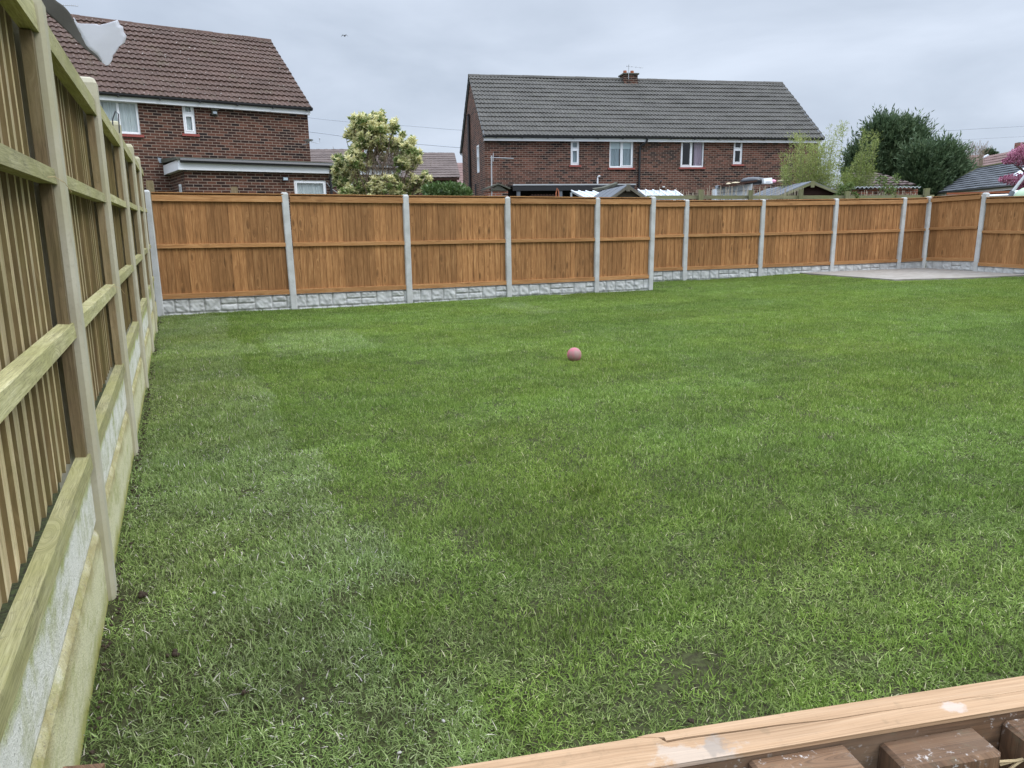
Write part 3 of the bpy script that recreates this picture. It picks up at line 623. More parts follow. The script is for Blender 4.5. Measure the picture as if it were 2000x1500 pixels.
# old left fence (leans 1 degree towards the lawn)
LF = empty('weathered_fence', (PL.x, PL.y, 0), math.atan2(nB.y, nB.x), 'tall weathered green-tinged board fence with stained concrete base along the left side', 'fence')
LEAN = 0.017
def lean(o): o.rotation_euler.x = LEAN; return o      # local x runs away along the fence, local -y faces the lawn
SL = [-2.1, 0.0, 1.87, 3.85, 5.85, 7.55, 9.05]; rise = 0.016; q = random.Random(77)
for i, s_ in enumerate(SL):
    if i < 6:
        h_ = 2.06 + (0.0 if s_ < 1 else 0.05 + 0.012 * s_)
        o = post_mesh(h_, 0.10, 0.125).build('post', 'old_post_concrete', LF, (s_, 0.045, -0.02)); lean(o)
    if i == len(SL) - 1: break
    x0 = s_ + 0.05; w_ = SL[i + 1] - s_ - 0.10; zb = 0.505 + rise * max(0, s_) * 0.6
    mb = MB()                                            # two stacked boards, the lower standing a little proud
    P = [(0, 0.012, 0.30), (w_, 0.012, 0.30), (w_, 0.07, 0.30), (0, 0.07, 0.30), (0, 0.012, zb), (w_, 0.012, zb), (w_, 0.07, zb), (0, 0.07, zb)]
    n = 8
    prof = [(0.006, -0.25), (0.006, 0.225), (0.009, 0.255), (0.016, 0.268), (0.024, 0.279), (0.019, 0.290), (0.013, 0.312), (0.013, zb - 0.012), (0.022, zb), (0.07, zb)]
    m_ = 24
    for a in range(m_):
        xa, xb = w_ * a / m_, w_ * (a + 1) / m_
        for k in range(len(prof) - 1):
            (ya, za), (yb, zb2) = prof[k], prof[k + 1]; mb.quad([(xa, ya, za), (xb, ya, za), (xb, yb, zb2), (xa, yb, zb2)])
    mb.quad([(0, y, z) for y, z in prof[::-1]]); mb.quad([(w_, y, z) for y, z in prof])
    lean(mb.build('gravel_board', 'algae_board', LF, (x0, 0, 0), smooth=False))
    top = 2.0 + rise * max(0, s_) - zb - 0.004; bo = MB(); nbd = int(w_ / 0.098); bw = w_ / nbd
    for k in range(nbd):                                  # thick edge of each feather-edge board faces the camera side
        xa = k * bw + q.uniform(-.004, .004); xb = xa + bw + 0.010; t1 = 0.0155 + q.uniform(-.0025, .004)
        z0 = 0.05; z1 = top - 0.02
        Q = [(xa, 0.072 - t1, z0), (xb - 0.004, 0.0655, z0), (xb - 0.004, 0.076, z0), (xa, 0.076, z0), (xa, 0.072 - t1, z1), (xb - 0.004, 0.0655, z1), (xb - 0.004, 0.076, z1), (xa, 0.076, z1)]
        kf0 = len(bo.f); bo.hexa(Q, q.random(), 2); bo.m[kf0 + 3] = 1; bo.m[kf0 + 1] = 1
    pn = lean(bo.build('panel', ['old_board', 'old_edge_shaded'], LF, (x0, -0.0, zb + 0.002)))
    pn.location.y = LEAN * -zb
    # vertical edge battens against each post, then rails
    for xa, xb in ((0.002, 0.045), (w_ - 0.045, w_ - 0.002)):
        b2 = MB(); b2.box(xa, xb, 0.012, 0.0448, 0.0, top - 0.09, q.random(), 2); b2.build('batten', 'old_batten', pn)
    for zz, hh in ((0.0, 0.050), (0.458, 0.048), (0.953, 0.048), (top - 0.085, 0.085)):
        r_ = MB(); tn = q.random(); y0 = 0.000 if zz < 1.2 else -0.002
        xi, xo = (0.0, w_) if zz < 0.1 or zz > 1.2 else (0.0, w_)
        P = [(xi, y0, zz), (xo, y0, zz), (xo, 0.0445, zz), (xi, 0.0445, zz), (xi, y0 + 0.004, zz + hh), (xo, y0 + 0.004, zz + hh), (xo, 0.0445, zz + hh + 0.004), (xi, 0.0445, zz + hh + 0.004)]
        r_.hexa(P, tn, 0); r_.build('rail', 'old_rail', pn)
# second post head seen behind post B
for k, (s_, lab) in enumerate(((2.02, 'rounded timber post head peeping over the left fence beside the second concrete post'),)):
    mb = MB(); mb.tube([(0, 0, -0.9), (0, 0, 0), (0, 0, 0.03)], 0.05, 12); mb.ball((0, 0, 0.02), 0.05, 12, (1, 1, 0.6))
    p = PL + nB * s_ - uB * 0.16; o = mb.build('timber_post', 'old_batten', loc=(p.x, p.y, 2.10), smooth=False)
    mb2 = tag(o, lab, 'post')
# wire loop on top of the left fence, straw-like strands
p = PL + nB * 3.7; mb = MB()
mb.tube([p + Vector((0, 0, 2.02)), p + Vector((0.01, 0, 2.13)), p + Vector((0.035, 0.01, 2.19)), p + Vector((0.055, 0.01, 2.17)), p + Vector((0.05, 0, 2.03))], 0.005, 6)
tag(mb.build('wire_loop', 'wire'), 'bent dark wire loop sticking up from the left fence top', 'wire')
# dark board and weeds at far end of the left fence
e_ = PL + nB * 9.15
mb = MB(); T = Matrix.Translation(e_ - uB * 0.12) @ Matrix.Rotation(math.atan2(nB.y, nB.x), 4, 'Z')
mb.box(-0.02, 0.9, -0.02, 0.03, 0, 1.95, None, 2, T); tag(mb.build('dark_board', 'black_plastic'), 'dark grey upright sheet closing the gap between the weathered fence and the first new post', 'board')

# ------------------------------------------------------------------ foliage tools
def leaves(name, centers, dirs, length, width, tones, matname, parent, rs, fold=0.25, spread=0.6):
    """one diamond leaf (2 triangles folded) per centre, pointing along dirs with jitter"""
    n = len(centers); d = dirs + rs.normal(0, spread, (n, 3)); d /= np.linalg.norm(d, axis=1)[:, None] + 1e-9
    a = np.cross(d, rs.normal(0, 1, (n, 3))); a /= np.linalg.norm(a, axis=1)[:, None] + 1e-9
    nn = np.cross(d, a); L = (length * (0.7 + 0.6 * rs.rand(n)))[:, None]; W = (width * (0.7 + 0.6 * rs.rand(n)))[:, None]
    p0 = centers; p2 = centers + d * L; mid = centers + d * L * 0.45; p1 = mid + a * W - nn * W * fold; p3 = mid - a * W - nn * W * fold
    V = np.stack([p0, p1, p2, p3], 1).reshape(-1, 3); i = np.arange(n) * 4
    Fc = np.concatenate([np.stack([i, i + 1, i + 2], 1), np.stack([i, i + 2, i + 3], 1)])
    return fast_mesh(name, V, Fc, np.concatenate([tones, tones]), matname, parent)
def blob_points(rs, blobs, n):
    """points biased to the outside of ellipsoids (cx,cy,cz,rx,ry,rz,weight)"""
    B = np.array(blobs, float); wgt = B[:, 6] / B[:, 6].sum(); idx = rs.choice(len(B), n, p=wgt)
    v = rs.normal(0, 1, (n, 3)); v /= np.linalg.norm(v, axis=1)[:, None]; r_ = rs.rand(n) ** 0.45
    return B[idx, :3] + v * r_[:, None] * B[idx, 3:6], v, r_, idx

# ---- pieris bush behind the back fence
rs = np.random.RandomState(4)
def pb(px, py, rpx, Y=16.0, wgt=1.0, ry=None):
    p = at(px, py, Y); r_ = rpx / F_PX * Y; return (p.x, p.y, p.z, r_, ry or r_, r_ * 0.95, wgt)
bush = empty('flowering_shrub', (-2.8, 16, -0.2), 0, 'tall cream and green flowering shrub behind the back fence between the two brick houses', 'shrub')
# rosette (twig-end) centres: whorls of leaves with pale new tips
spec = [(722, 250, 36, 4.5), (700, 240, 20, 1.5), (750, 265, 30, 2.5), (735, 290, 34, 3), (705, 285, 22, 1.6), (684, 262, 10, .5), (768, 245, 14, .7), (775, 280, 14, .7), (665, 322, 22, 2), (690, 310, 22, 1.6), (668, 350, 18, 1.2), (685, 340, 22, 1.7), (700, 372, 30, 2.6), (735, 366, 26, 2.2), (765, 362, 24, 1.8), (790, 372, 26, 1.6), (815, 355, 22, 1.5), (830, 345, 14, .8), (775, 300, 18, 1.0), (800, 290, 16, .8), (787, 263, 7, .35), (806, 275, 9, .5), (812, 296, 10, .5), (785, 318, 16, .8), (800, 322, 14, .6), (712, 322, 14, .5), (678, 375, 14, 1.0), (815, 312, 8, .4), (740, 228, 14, .8), (708, 226, 12, .6)]
bl_ = [pb(a, b_ + 3, c * .92, 16.0 + rnd.uniform(-.3, .3), d) for a, b_, c, d in spec]
cen, nv, rr_, idx = blob_points(rs, bl_, 900)
k = 26; C2 = np.repeat(cen, k, 0); base_dir = nv * 0.6 + np.array([0, 0, 0.7]); D2 = np.repeat(base_dir, k, 0); 
off = rs.normal(0, 1, C2.shape); off /= np.linalg.norm(off, axis=1)[:, None]; D2 = D2 * 0.35 + off; D2[:, 2] = D2[:, 2] * 0.6 + 0.1
pale = np.repeat((rs.rand(len(cen)) < 0.62) * 0.46 + rs.uniform(-.12, .12, len(cen)), k); kk = np.tile(np.arange(k), len(cen))
T2 = 0.34 + pale + (kk < 12) * 0.32 + rs.uniform(-.15, .15, len(kk)); T2 = np.where((pale < 0.15) & (kk >= 6), T2 * 0.8, T2)
C2 = C2 + np.where((kk < 10)[:, None], np.array([[0, 0, 0.03]]), np.array([[0, 0, -0.01]]))
inv = bush.matrix_world
def rel(V, o): return V - np.array(o)
leaves('foliage', rel(C2, (-2.8, 16, -0.2)), D2, 0.085, 0.016, T2, 'leaf_pieris', bush, rs, spread=0.15)
mb = MB(); root = Vector((0, 0, 0))
for i in range(0, 900, 5):
    c = Vector(cen[i]) - Vector((-2.8, 16, -0.2)); hub = Vector((c.x * 0.8 + rnd.gauss(0, .05), c.y * 0.7, c.z - rnd.uniform(.15, .45))); mb.tube([c, (c + hub) / 2 + Vector((0, 0, -0.06)), hub], 0.004, 4, r2=0.008)
for i in range(9):
    c = Vector(bl_[i * 3][:3]) - Vector((-2.8, 16, -0.2)); mb.tube([root + Vector((rnd.uniform(-.15, .15), 0, 0)), c * 0.45 + Vector((rnd.gauss(0, .12), 0, 0.2)), c * .75 + Vector((rnd.gauss(0, .1), 0, 0)), c], 0.026, 6, r2=0.006)
mb.build('branches', 'bark', bush)
# dry twiggy middle of the shrub
mb = MB()
for i in range(520):
    a = at(rnd.gauss(752, 30), rnd.uniform(306, 374), 16.1 + rnd.uniform(-.3, .3)) - Vector((-2.8, 16, -0.2)); d = Vector((rnd.gauss(0, .5), rnd.gauss(0, .4), 1)).normalized() * rnd.uniform(.12, .3); mb.tube([a, a + d * .5 + Vector((rnd.gauss(0, .02), 0, 0)), a + d], 0.004, 3)
mb.build('dry_twigs', 'twig', bush)
# ---- laurel
hd = empty('laurel_bush', (-1.2, 15, -0.2), 0, 'low glossy dark green laurel showing above the back fence left of the semi-detached house', 'bush')
cen, nv, rr_, idx = blob_points(rs, [pb(a, b_, c, 15, 1, 0.35) for a, b_, c in ((838, 374, 13), (856, 370, 14), (876, 371, 14), (896, 372, 13), (910, 378, 10), (848, 385, 16), (880, 388, 18))], 2600)
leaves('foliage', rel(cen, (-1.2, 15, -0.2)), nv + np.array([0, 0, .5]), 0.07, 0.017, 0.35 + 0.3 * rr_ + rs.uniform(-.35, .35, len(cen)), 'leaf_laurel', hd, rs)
mb = MB(); mb.tube([(0, 0, 0), (0.02, 0, 1.2), (0, 0, 2.1)], 0.04, 6, r2=0.015); mb.tube([(0, 0, 0.3), (0.35, 0, 1.3), (0.4, 0, 2.1)], 0.03, 6, r2=0.012); mb.build('stem', 'bark', hd)
# ---- big conifer clump
def conifer(name, label, blobs, n, base, seed, grp=None, sc=1.0):
    rs = np.random.RandomState(seed); o = empty(name, base, 0, label, 'tree', grp); b0 = np.array(base)
    nsp = n; c, v, r_, idx = blob_points(rs, blobs, nsp); k = 9
    rise_ = np.array([0.35, 0, 1.1]); D = v * np.array([1, 1, 0.6]) + rise_ + rs.normal(0, .25, v.shape); D /= np.linalg.norm(D, axis=1)[:, None]
    LS = sc * np.where(rs.rand(nsp) < .2, rs.uniform(.6, 1.05, nsp), rs.uniform(.25, .6, nsp)); t = rs.rand(nsp, k) * LS[:, None]; C_ = (c[:, None, :] + D[:, None, :] * t[:, :, None]).reshape(-1, 3); DD = np.repeat(D, k, 0)
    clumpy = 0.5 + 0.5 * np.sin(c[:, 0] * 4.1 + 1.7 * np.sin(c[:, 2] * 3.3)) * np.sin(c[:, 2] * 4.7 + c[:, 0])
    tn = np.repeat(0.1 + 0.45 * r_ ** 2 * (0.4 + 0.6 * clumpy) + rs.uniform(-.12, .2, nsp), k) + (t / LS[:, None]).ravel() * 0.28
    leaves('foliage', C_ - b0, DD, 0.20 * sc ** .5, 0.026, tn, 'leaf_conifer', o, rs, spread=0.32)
    mb = MB(); mb.tube([(0, 0, 0), (0.05, 0, 2.5), (0, 0, max(b_[2] for b_ in blobs) - b0[2])], 0.28, 8, r2=0.04); mb.build('trunk', 'bark', o); return o
def cb(px, py, rx, rz, Y, w_=1.0): p = at(px, py + (11 if Y in (34, 36) else 0), Y); return (p.x, p.y, p.z, rx / F_PX * Y, rx / F_PX * Y * 0.8, rz / F_PX * Y, w_)
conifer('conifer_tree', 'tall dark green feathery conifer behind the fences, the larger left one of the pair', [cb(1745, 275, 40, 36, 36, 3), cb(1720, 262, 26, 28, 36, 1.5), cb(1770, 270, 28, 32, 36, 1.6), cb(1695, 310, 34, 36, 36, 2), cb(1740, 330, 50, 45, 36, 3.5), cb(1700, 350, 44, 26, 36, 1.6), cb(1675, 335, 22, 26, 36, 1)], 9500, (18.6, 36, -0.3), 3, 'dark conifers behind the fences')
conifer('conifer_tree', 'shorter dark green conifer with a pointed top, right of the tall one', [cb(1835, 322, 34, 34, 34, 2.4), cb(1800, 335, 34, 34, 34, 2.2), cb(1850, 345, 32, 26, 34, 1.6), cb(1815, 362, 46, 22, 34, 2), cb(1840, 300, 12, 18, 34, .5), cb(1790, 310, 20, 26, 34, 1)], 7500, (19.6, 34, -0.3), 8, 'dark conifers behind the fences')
# ---- bamboo and willowy shrub
def wispy(name, label, cat, stems, base, seed, n_leaf, matname, ln=0.09, wd=0.008, Y=22.0, lt=0.0):
    rs = np.random.RandomState(seed); q = random.Random(seed); o = empty(name, base, 0, label, cat); b0 = Vector(base); mb = MB(); C_ = []; D_ = []
    for (px, py, spread_, wgt) in stems:
        for _ in range(int(wgt)):
            tip = at(px + q.gauss(0, spread_), py + q.gauss(0, spread_ * .6), Y + q.uniform(-.6, .6)) - b0; r0 = Vector((q.uniform(-.5, .5) + tip.x * 0.25, q.uniform(-.3, .3), 0))
            mid = r0.lerp(tip, 0.6) + Vector((-(tip.x - r0.x) * .18, 0, 0.15)); P = [r0.lerp(mid, t).lerp(mid.lerp(tip, t), t) for t in np.linspace(0, 1, 9)]
            mb.tube(P, 0.009, 4, r2=0.002)
            for t_ in range(n_leaf):
                t = 1 - q.random() ** 1.5 * 0.62; k = t * 8; i = min(7, int(k)); p = P[i].lerp(P[i + 1], k - i); d = (P[i + 1] - P[i]).normalized()
                s_ = Vector((q.gauss(0, 1), q.gauss(0, 1), q.gauss(0, .7))).normalized(); rr = abs(q.gauss(0, 0.11)) * (1.1 - t * .5)
                C_.append(p + s_ * rr); D_.append(d * .6 + s_ * .8)
    C_ = np.array([tuple(c) for c in C_]); D_ = np.array([tuple(c) for c in D_]); hz = (C_[:, 2] - C_[:, 2].min()) / np.ptp(C_[:, 2])
    leaves('foliage', C_, D_, ln, wd, 0.28 + lt + 0.35 * hz + rs.uniform(-.3, .3, len(C_)), matname, o, rs, spread=.5); mb.build('stems', 'mossy_timber', o); return o
wispy('bamboo_clump', 'pale yellow-green bamboo clump against the right end of the semi-detached house', 'bamboo', [(1560, 265, 7, 9), (1548, 310, 16, 12), (1580, 290, 16, 14), (1600, 275, 12, 12), (1535, 330, 8, 6), (1600, 320, 24, 26), (1575, 335, 24, 22), (1625, 330, 16, 12), (1620, 285, 9, 6), (1640, 250, 6, 5), (1650, 240, 5, 2)], (8.9, 22, -0.3), 5, 110, 'leaf_bamboo', lt=0.1)
wispy('willowy_shrub', 'light green arching shrub between the bamboo and the dark conifers', 'shrub', [(1700, 262, 9, 9), (1690, 300, 12, 12), (1668, 330, 16, 18), (1700, 330, 10, 8), (1650, 345, 16, 16), (1640, 360, 18, 12), (1680, 350, 14, 10), (1712, 275, 6, 4)], (11.0, 24, -0.3), 9, 110, 'leaf_bamboo', Y=24.0, lt=-0.12)
# ---- pink blossom tree at right edge
rs = np.random.RandomState(12); bt_ = empty('blossom_tree', (16.2, 22.5, -0.3), 0, 'pink blossom tree at the right edge above the fence', 'tree'); b0 = np.array((16.2, 22.5, -0.3))
cen, nv, rr_, idx = blob_points(rs, [cb(1990, 305, 20, 16, 22.5, 2), cb(2015, 300, 30, 24, 22.5, 3), cb(1968, 314, 9, 5, 22.5, .6), cb(1985, 350, 24, 10, 22.5, 1.7), cb(1962, 350, 10, 5, 22.5, .5), cb(2020, 350, 30, 16, 22.5, 2), cb(1996, 368, 12, 5, 22.5, .6)], 4800)
leaves('blossom', cen - b0, nv, 0.055, 0.022, 0.5 + rs.uniform(-.5, .5, len(cen)), 'blossom', bt_, rs)
mb = MB(); mb.tube([(0.3, 0, 0), (0.3, 0, 1.4), (0.15, 0, 2.2)], 0.09, 8, r2=0.05)
for i in range(0, 4800, 120):
    c = Vector(cen[i] - b0); mb.tube([(0.15, 0, 2.0), c * .55 + Vector((.1, 0, 1.0)), c], 0.022, 4, r2=0.004)
mb.build('trunk', 'bark', bt_)
# far bare tree and dark tree at skyline
o = empty('bare_tree', (26.5, 42, -0.3), 0, 'leafless grey twiggy tree on the skyline right of the dark conifers', 'tree'); mb = MB()
for i in range(60):
    tip = at(rnd.uniform(1868, 1925), rnd.uniform(283, 303), 42) - Vector((26.5, 42, -0.3)); r0 = Vector((0, 0, 2.6)); mb.tube([r0, r0.lerp(tip, .55) + Vector((0, 0, -.15)), tip], 0.025, 4, r2=0.006)
for i in range(160):
    a = at(rnd.uniform(1868, 1928), rnd.uniform(288, 308), 42) - Vector((26.5, 42, -0.3)); mb.tube([a, a + Vector((rnd.gauss(0, .15), 0, rnd.uniform(.15, .45)))], 0.007, 3)
mb.tube([(0, 0, 0), (0, 0, 2.7)], 0.12, 6); mb.build('branches', 'twig', o)
conifer('evergreen_tree', 'small dark green tree on the skyline beside the bare tree', [cb(1928, 300, 6, 4, 58, 1), cb(1939, 303, 4, 2, 58, .5)], 420, (37.8, 58, -0.3), 15, None, .4)

# ------------------------------------------------------------------ buildings
def wall(mb, x0, x1, z0, z1, y, openings=(), reveal=0.09, axis='x', flip=False):
    xs_ = sorted({x0, x1, *[a for o_ in openings for a in o_[:2]]}); zs_ = sorted({z0, z1, *[a for o_ in openings for a in o_[2:]]})
    P = (lambda a, b_, c: (a, b_, c)) if axis == 'x' else (lambda a, b_, c: (b_, a, c))
    for i in range(len(xs_) - 1):
        for j in range(len(zs_) - 1):
            cx, cz = (xs_[i] + xs_[i + 1]) / 2, (zs_[j] + zs_[j + 1]) / 2
            if any(o_[0] < cx < o_[1] and o_[2] < cz < o_[3] for o_ in openings): continue
            mb.quad([P(xs_[i], y, zs_[j]), P(xs_[i + 1], y, zs_[j]), P(xs_[i + 1], y, zs_[j + 1]), P(xs_[i], y, zs_[j + 1])])
    for (a, b_, c, d) in openings:
        for q4 in (((a, c), (a, d)), ((b_, c), (b_, d)), ((a, c), (b_, c)), ((a, d), (b_, d))):
            (p, r_), (s_, t_) = q4; mb.quad([P(p, y, r_), P(s_, y, t_), P(s_, y + reveal, t_), P(p, y + reveal, r_)])
def window(house, x0, x1, z0, z1, y, kind, dirx=True, sill=True):
    """uPVC window in the opening; local front toward -y"""
    f = 0.05; mb = MB(); yf = y + 0.035; yb = y + 0.095; w_ = x1 - x0
    def bar(a, b_, c, d, ya=yf): mb.box(a, b_, ya, yb, c, d)
    bar(x0, x0 + f, z0, z1); bar(x1 - f, x1, z0, z1); bar(x0 + f, x1 - f, z0, z0 + f * 1.2, yf + .002); bar(x0 + f, x1 - f, z1 - f, z1, yf + .002); lights = []
    if kind['type'] == 'two':
        m_ = x0 + w_ * kind.get('split', .48); bar(m_ - .03, m_ + .03, z0 + f * 1.2, z1 - f, yf + .001); lights = [(x0 + f, m_ - .03, z0 + f * 1.2, z1 - f), (m_ + .03, x1 - f, z0 + f * 1.2, z1 - f)]
    elif kind['type'] == 'top':
        zt = z1 - (z1 - z0) * 0.36; bar(x0 + f, x1 - f, zt - .03, zt + .03, yf + .001); lights = [(x0 + f, x1 - f, z0 + f * 1.2, zt - .03), (x0 + f, x1 - f, zt + .03, z1 - f)]
    else: lights = [(x0 + f, x1 - f, z0 + f * 1.2, z1 - f)]
    fr = mb.build('window', 'upvc', house)
    for k, (a, b_, c, d) in enumerate(lights):
        s_ = MB(); t = 0.032
        if kind.get('sash', (0, 1))[k % 2] or kind['type'] == 'top':
            ys_ = yf - 0.012
            s_.box(a, a + t, ys_, yb, c, d); s_.box(b_ - t, b_, ys_, yb, c, d); s_.box(a + t, b_ - t, ys_ + .001, yb, c, c + t); s_.box(a + t, b_ - t, ys_ + .001, yb, d - t, d); s_.build('sash', 'upvc', fr); a += t; b_ -= t; c += t; d -= t
        p = MB(); p.quad([(a, yf + .025, c), (b_, yf + .025, c), (b_, yf + .025, d), (a, yf + .025, d)]); p.build('pane', 'glass', fr)
    # things inside
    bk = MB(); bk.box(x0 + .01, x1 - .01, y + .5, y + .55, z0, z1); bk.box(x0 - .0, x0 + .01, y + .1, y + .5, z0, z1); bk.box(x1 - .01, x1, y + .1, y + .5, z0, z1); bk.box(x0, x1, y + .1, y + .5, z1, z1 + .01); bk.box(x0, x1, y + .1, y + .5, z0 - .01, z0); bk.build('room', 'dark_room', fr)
    def drape(a, b_, c, d, mt, amp=.02, per=.09, yy=.17):
        m2 = MB(); n = max(4, int((b_ - a) / .012)); pp = [(a + (b_ - a) * i / n, y + yy + amp * math.sin(i * (b_ - a) / n / per * 6.283 + math.sin(i * .37))) for i in range(n + 1)]
        for i in range(n): m2.quad([(pp[i][0], pp[i][1], c), (pp[i + 1][0], pp[i + 1][1], c), (pp[i + 1][0], pp[i + 1][1], d), (pp[i][0], pp[i][1], d)])
        m2.build('curtain', mt, fr)
    for (a, b_, c, d, mt) in kind.get('drapes', ()): drape(x0 + w_ * a, x0 + w_ * b_, z0 + (z1 - z0) * c, z0 + (z1 - z0) * d, mt, .0 if mt == 'blind' else .02, yy=.105 if mt == 'blind' else .125)
    if sill:
        m3 = MB(); m3.hexa([(x0 - .07, y - .05, z0 - .075), (x1 + .07, y - .05, z0 - .075), (x1 + .07, y + .035, z0 - .07), (x0 - .07, y + .035, z0 - .07), (x0 - .07, y - .05, z0 - .012), (x1 + .07, y - .05, z0 - .012), (x1 + .07, y + .035, z0), (x0 - .07, y + .035, z0)]); m3.build('sill', 'red_sill', fr)
    return fr
def tile_slope(mb, x0, x1, ye, ze, yr, zr, courses, per=0.15, amp=0.016, step=0.036, dx=0.0375, x0r=None, x1r=None, prof='roman'):
    """wavy interlocking tiles; eave (ye,ze) to ridge (yr,zr); optional tapered ends (hip)"""
    x0r = x0 if x0r is None else x0r; x1r = x1 if x1r is None else x1r
    L = math.hypot(yr - ye, zr - ze); ty, tz = (yr - ye) / L, (zr - ze) / L; ny, nz_ = -tz, ty
    if ny * (-1 if ye < yr else 1) < 0: ny, nz_ = -ny, -nz_
    if nz_ < 0: ny, nz_ = -ny, -nz_
    for c in range(courses):
        a, b_ = c / courses * L, (c + 1) / courses * L; jit = rnd.uniform(-.004, .004)
        xa0 = x0 + (x0r - x0) * c / courses; xa1 = x1 + (x1r - x1) * c / courses
        n = max(2, int((xa1 - xa0) / dx)); lo = []; hi = []; fr = []
        for i in range(n + 1):
            x = xa0 + (xa1 - xa0) * i / n; ph = (x % per) / per
            hgt = amp * (math.cos(ph * 6.283) + 0.35 * math.cos(2 * ph * 6.283)) + 0.006 * math.sin(x * 1.3 + c)
            s_ = 0.004 * math.sin(int(x / .3) * 7.7 + c * 3.1)
            hl, hh = hgt + step + s_, hgt + 0.002
            sag = 0.012 * math.sin(x * .45 + c * .2)
            lo.append((x, ye + ty * (a + jit) + ny * hl, ze + tz * (a + jit) + nz_ * hl + sag)); hi.append((x, ye + ty * b_ + ny * hh, ze + tz * b_ + nz_ * hh + sag)); fr.append((x, ye + ty * (a + jit) + ny * (hgt - .008), ze + tz * (a + jit) + nz_ * (hgt - .008) + sag))
        for i in range(n):
            u0, u1 = lo[i][0], lo[i + 1][0]; mb.quad([lo[i], lo[i + 1], hi[i + 1], hi[i]], 0.5, [(u0, a), (u1, a), (u1, b_ - .001), (u0, b_ - .001)])
            mb.quad([fr[i], fr[i + 1], lo[i + 1], lo[i]], 0.2, [(u0, a), (u1, a), (u1, a + .02), (u0, a + .02)])
def gable_house(name, label, loc, rz, x0, x1, depth, zb, ze, zr, brick, tile, openings, courses=14, over=0.28, ridge_mat=None, side_open=(), verge=0.06, verge_mat=None):
    h = empty(name, loc, rz, label, 'house'); ym = depth / 2
    mb = MB(); wall(mb, x0, x1, zb, ze, 0, openings); wall(mb, x0, x1, zb, ze, depth)
    zt = ze + (zr - ze) * 0.965
    for x, fl in ((x0, 0), (x1, 1)):
        wall(mb, 0, depth, zb, ze, x, side_open if fl == 0 else (), axis='y')
        mb.quad([(x, 0, ze), (x, depth, ze), (x, ym, zt)], None, [(0, ze), (depth, ze), (ym, zt)])
    mb.build('wall', brick, h)
    rb = MB(); pitch = (zr - ze) / (ym); yo = -over; zo = ze - over * pitch * 0.0 + 0.02
    yo2 = depth + over
    tile_slope(rb, x0 - verge, x1 + verge, yo, zo, ym, zr, courses); tile_slope(rb, x0 - verge, x1 + verge, yo2, zo, ym, zr, courses)
    # underside closes the roof
    for ya, s_ in ((yo, -1), (yo2, 1)): rb.quad([(x0 - verge, ya, zo - .012), (x1 + verge, ya, zo - .012), (x1 + verge, ym, zr - .03), (x0 - verge, ym, zr - .03)])
    rf = rb.build('roof', tile, h)
    r2 = MB()
    n = int((x1 - x0) / .45)
    for i in range(n):
        a = x0 - verge + (x1 - x0 + 2 * verge) * i / n; b_ = x0 - verge + (x1 - x0 + 2 * verge) * (i + 1) / n - .006; jz = rnd.uniform(-.006, .006) + 0.012 * math.sin(a * .45)
        P = [(-.12, -.055), (-.07, .03), (0, .055), (.07, .03), (.12, -.055)]
        for k in range(4): r2.quad([(a, ym + P[k][0], zr + P[k][1] + jz), (b_, ym + P[k][0], zr + P[k][1] + jz), (b_, ym + P[k + 1][0], zr + P[k + 1][1] + jz), (a, ym + P[k + 1][0], zr + P[k + 1][1] + jz)])
    r2.build('ridge_tiles', ridge_mat or tile, rf)
    # fascia (white) and gutter (black)
    fm = MB(); fm.box(x0 - .04, x1 + .04, -over + .10, -over + .13, ze - .155, ze + .0); fm.box(x0 - .04, x1 + .04, -over + .13, 0.0, ze - .155, ze - .14); fm.box(x0 - .04, x1 + .04, depth + over - .13, depth + over - .10, ze - .10, ze); fm.build('fascia', 'upvc', h)
    gm = MB(); P = [(-.055, .045), (-.05, .0), (-.025, -.035), (.015, -.035), (.045, 0), (.05, .045)]
    for yy in (-over + .045,):
        for k in range(5):
            gm.quad([(x0 - .09, yy + P[k][0], ze - .012 + P[k][1]), (x1 + .09, yy + P[k][0], ze - .012 + P[k][1]), (x1 + .09, yy + P[k + 1][0], ze - .012 + P[k + 1][1]), (x0 - .09, yy + P[k + 1][0], ze - .012 + P[k + 1][1])])
        gm.quad([(x0 - .09, yy + a, ze - .012 + b_) for a, b_ in P]); gm.quad([(x1 + .09, yy + a, ze - .012 + b_) for a, b_ in P])
        xx = x0 + .4
        while xx < x1: gm.box(xx, xx + .04, yy - .058, yy + .06, ze - .066, ze - .03); xx += 1.0
    gm.build('gutter', 'black_plastic', h)
    # barge boards / verge on gables
    for x in (x0 - .035, x1 + .035):
        v_ = MB()
        for (ya, yb) in ((-over, ym), (depth + over, ym)):
            v_.beam((x, ya, zo - .045), (x, yb, zr - .065), 0.05, 0.10)
        v_.build('barge_board', verge_mat or 'black_plastic', h)
    return h, rf
# ---- left house
H1 = Vector((-6.04, 23.0, 0)); RZ1 = R(90 - 56)
W1 = (-5.52, -4.62, 3.77, 4.60); W2 = (-3.52, -3.21, 3.86, 4.66)
h1, roof1 = gable_house('brick_house', 'dark brick house with brown tiled roof and flat-roofed extension at the upper left', H1, RZ1, -13.5, 0.0, 6.4, -0.3, 4.72, 7.28, 'brick_dark', 'tile_brown', [W1, W2, (-5.35, -4.72, 1.9, 2.72)], 15, over=0.25)
window(h1, *W1, 0, {'type': 'two', 'split': .47, 'sash': (0, 0), 'drapes': [(0.05, .97, .03, .97, 'curtain_pale')]})
window(h1, *W2, 0, {'type': 'top', 'drapes': [(0.1, .9, .05, .97, 'curtain_pale')]})
window(h1, -5.35, -4.72, 1.9, 2.72, 0, {'type': 'one', 'sash': (0, 0)}, sill=False)
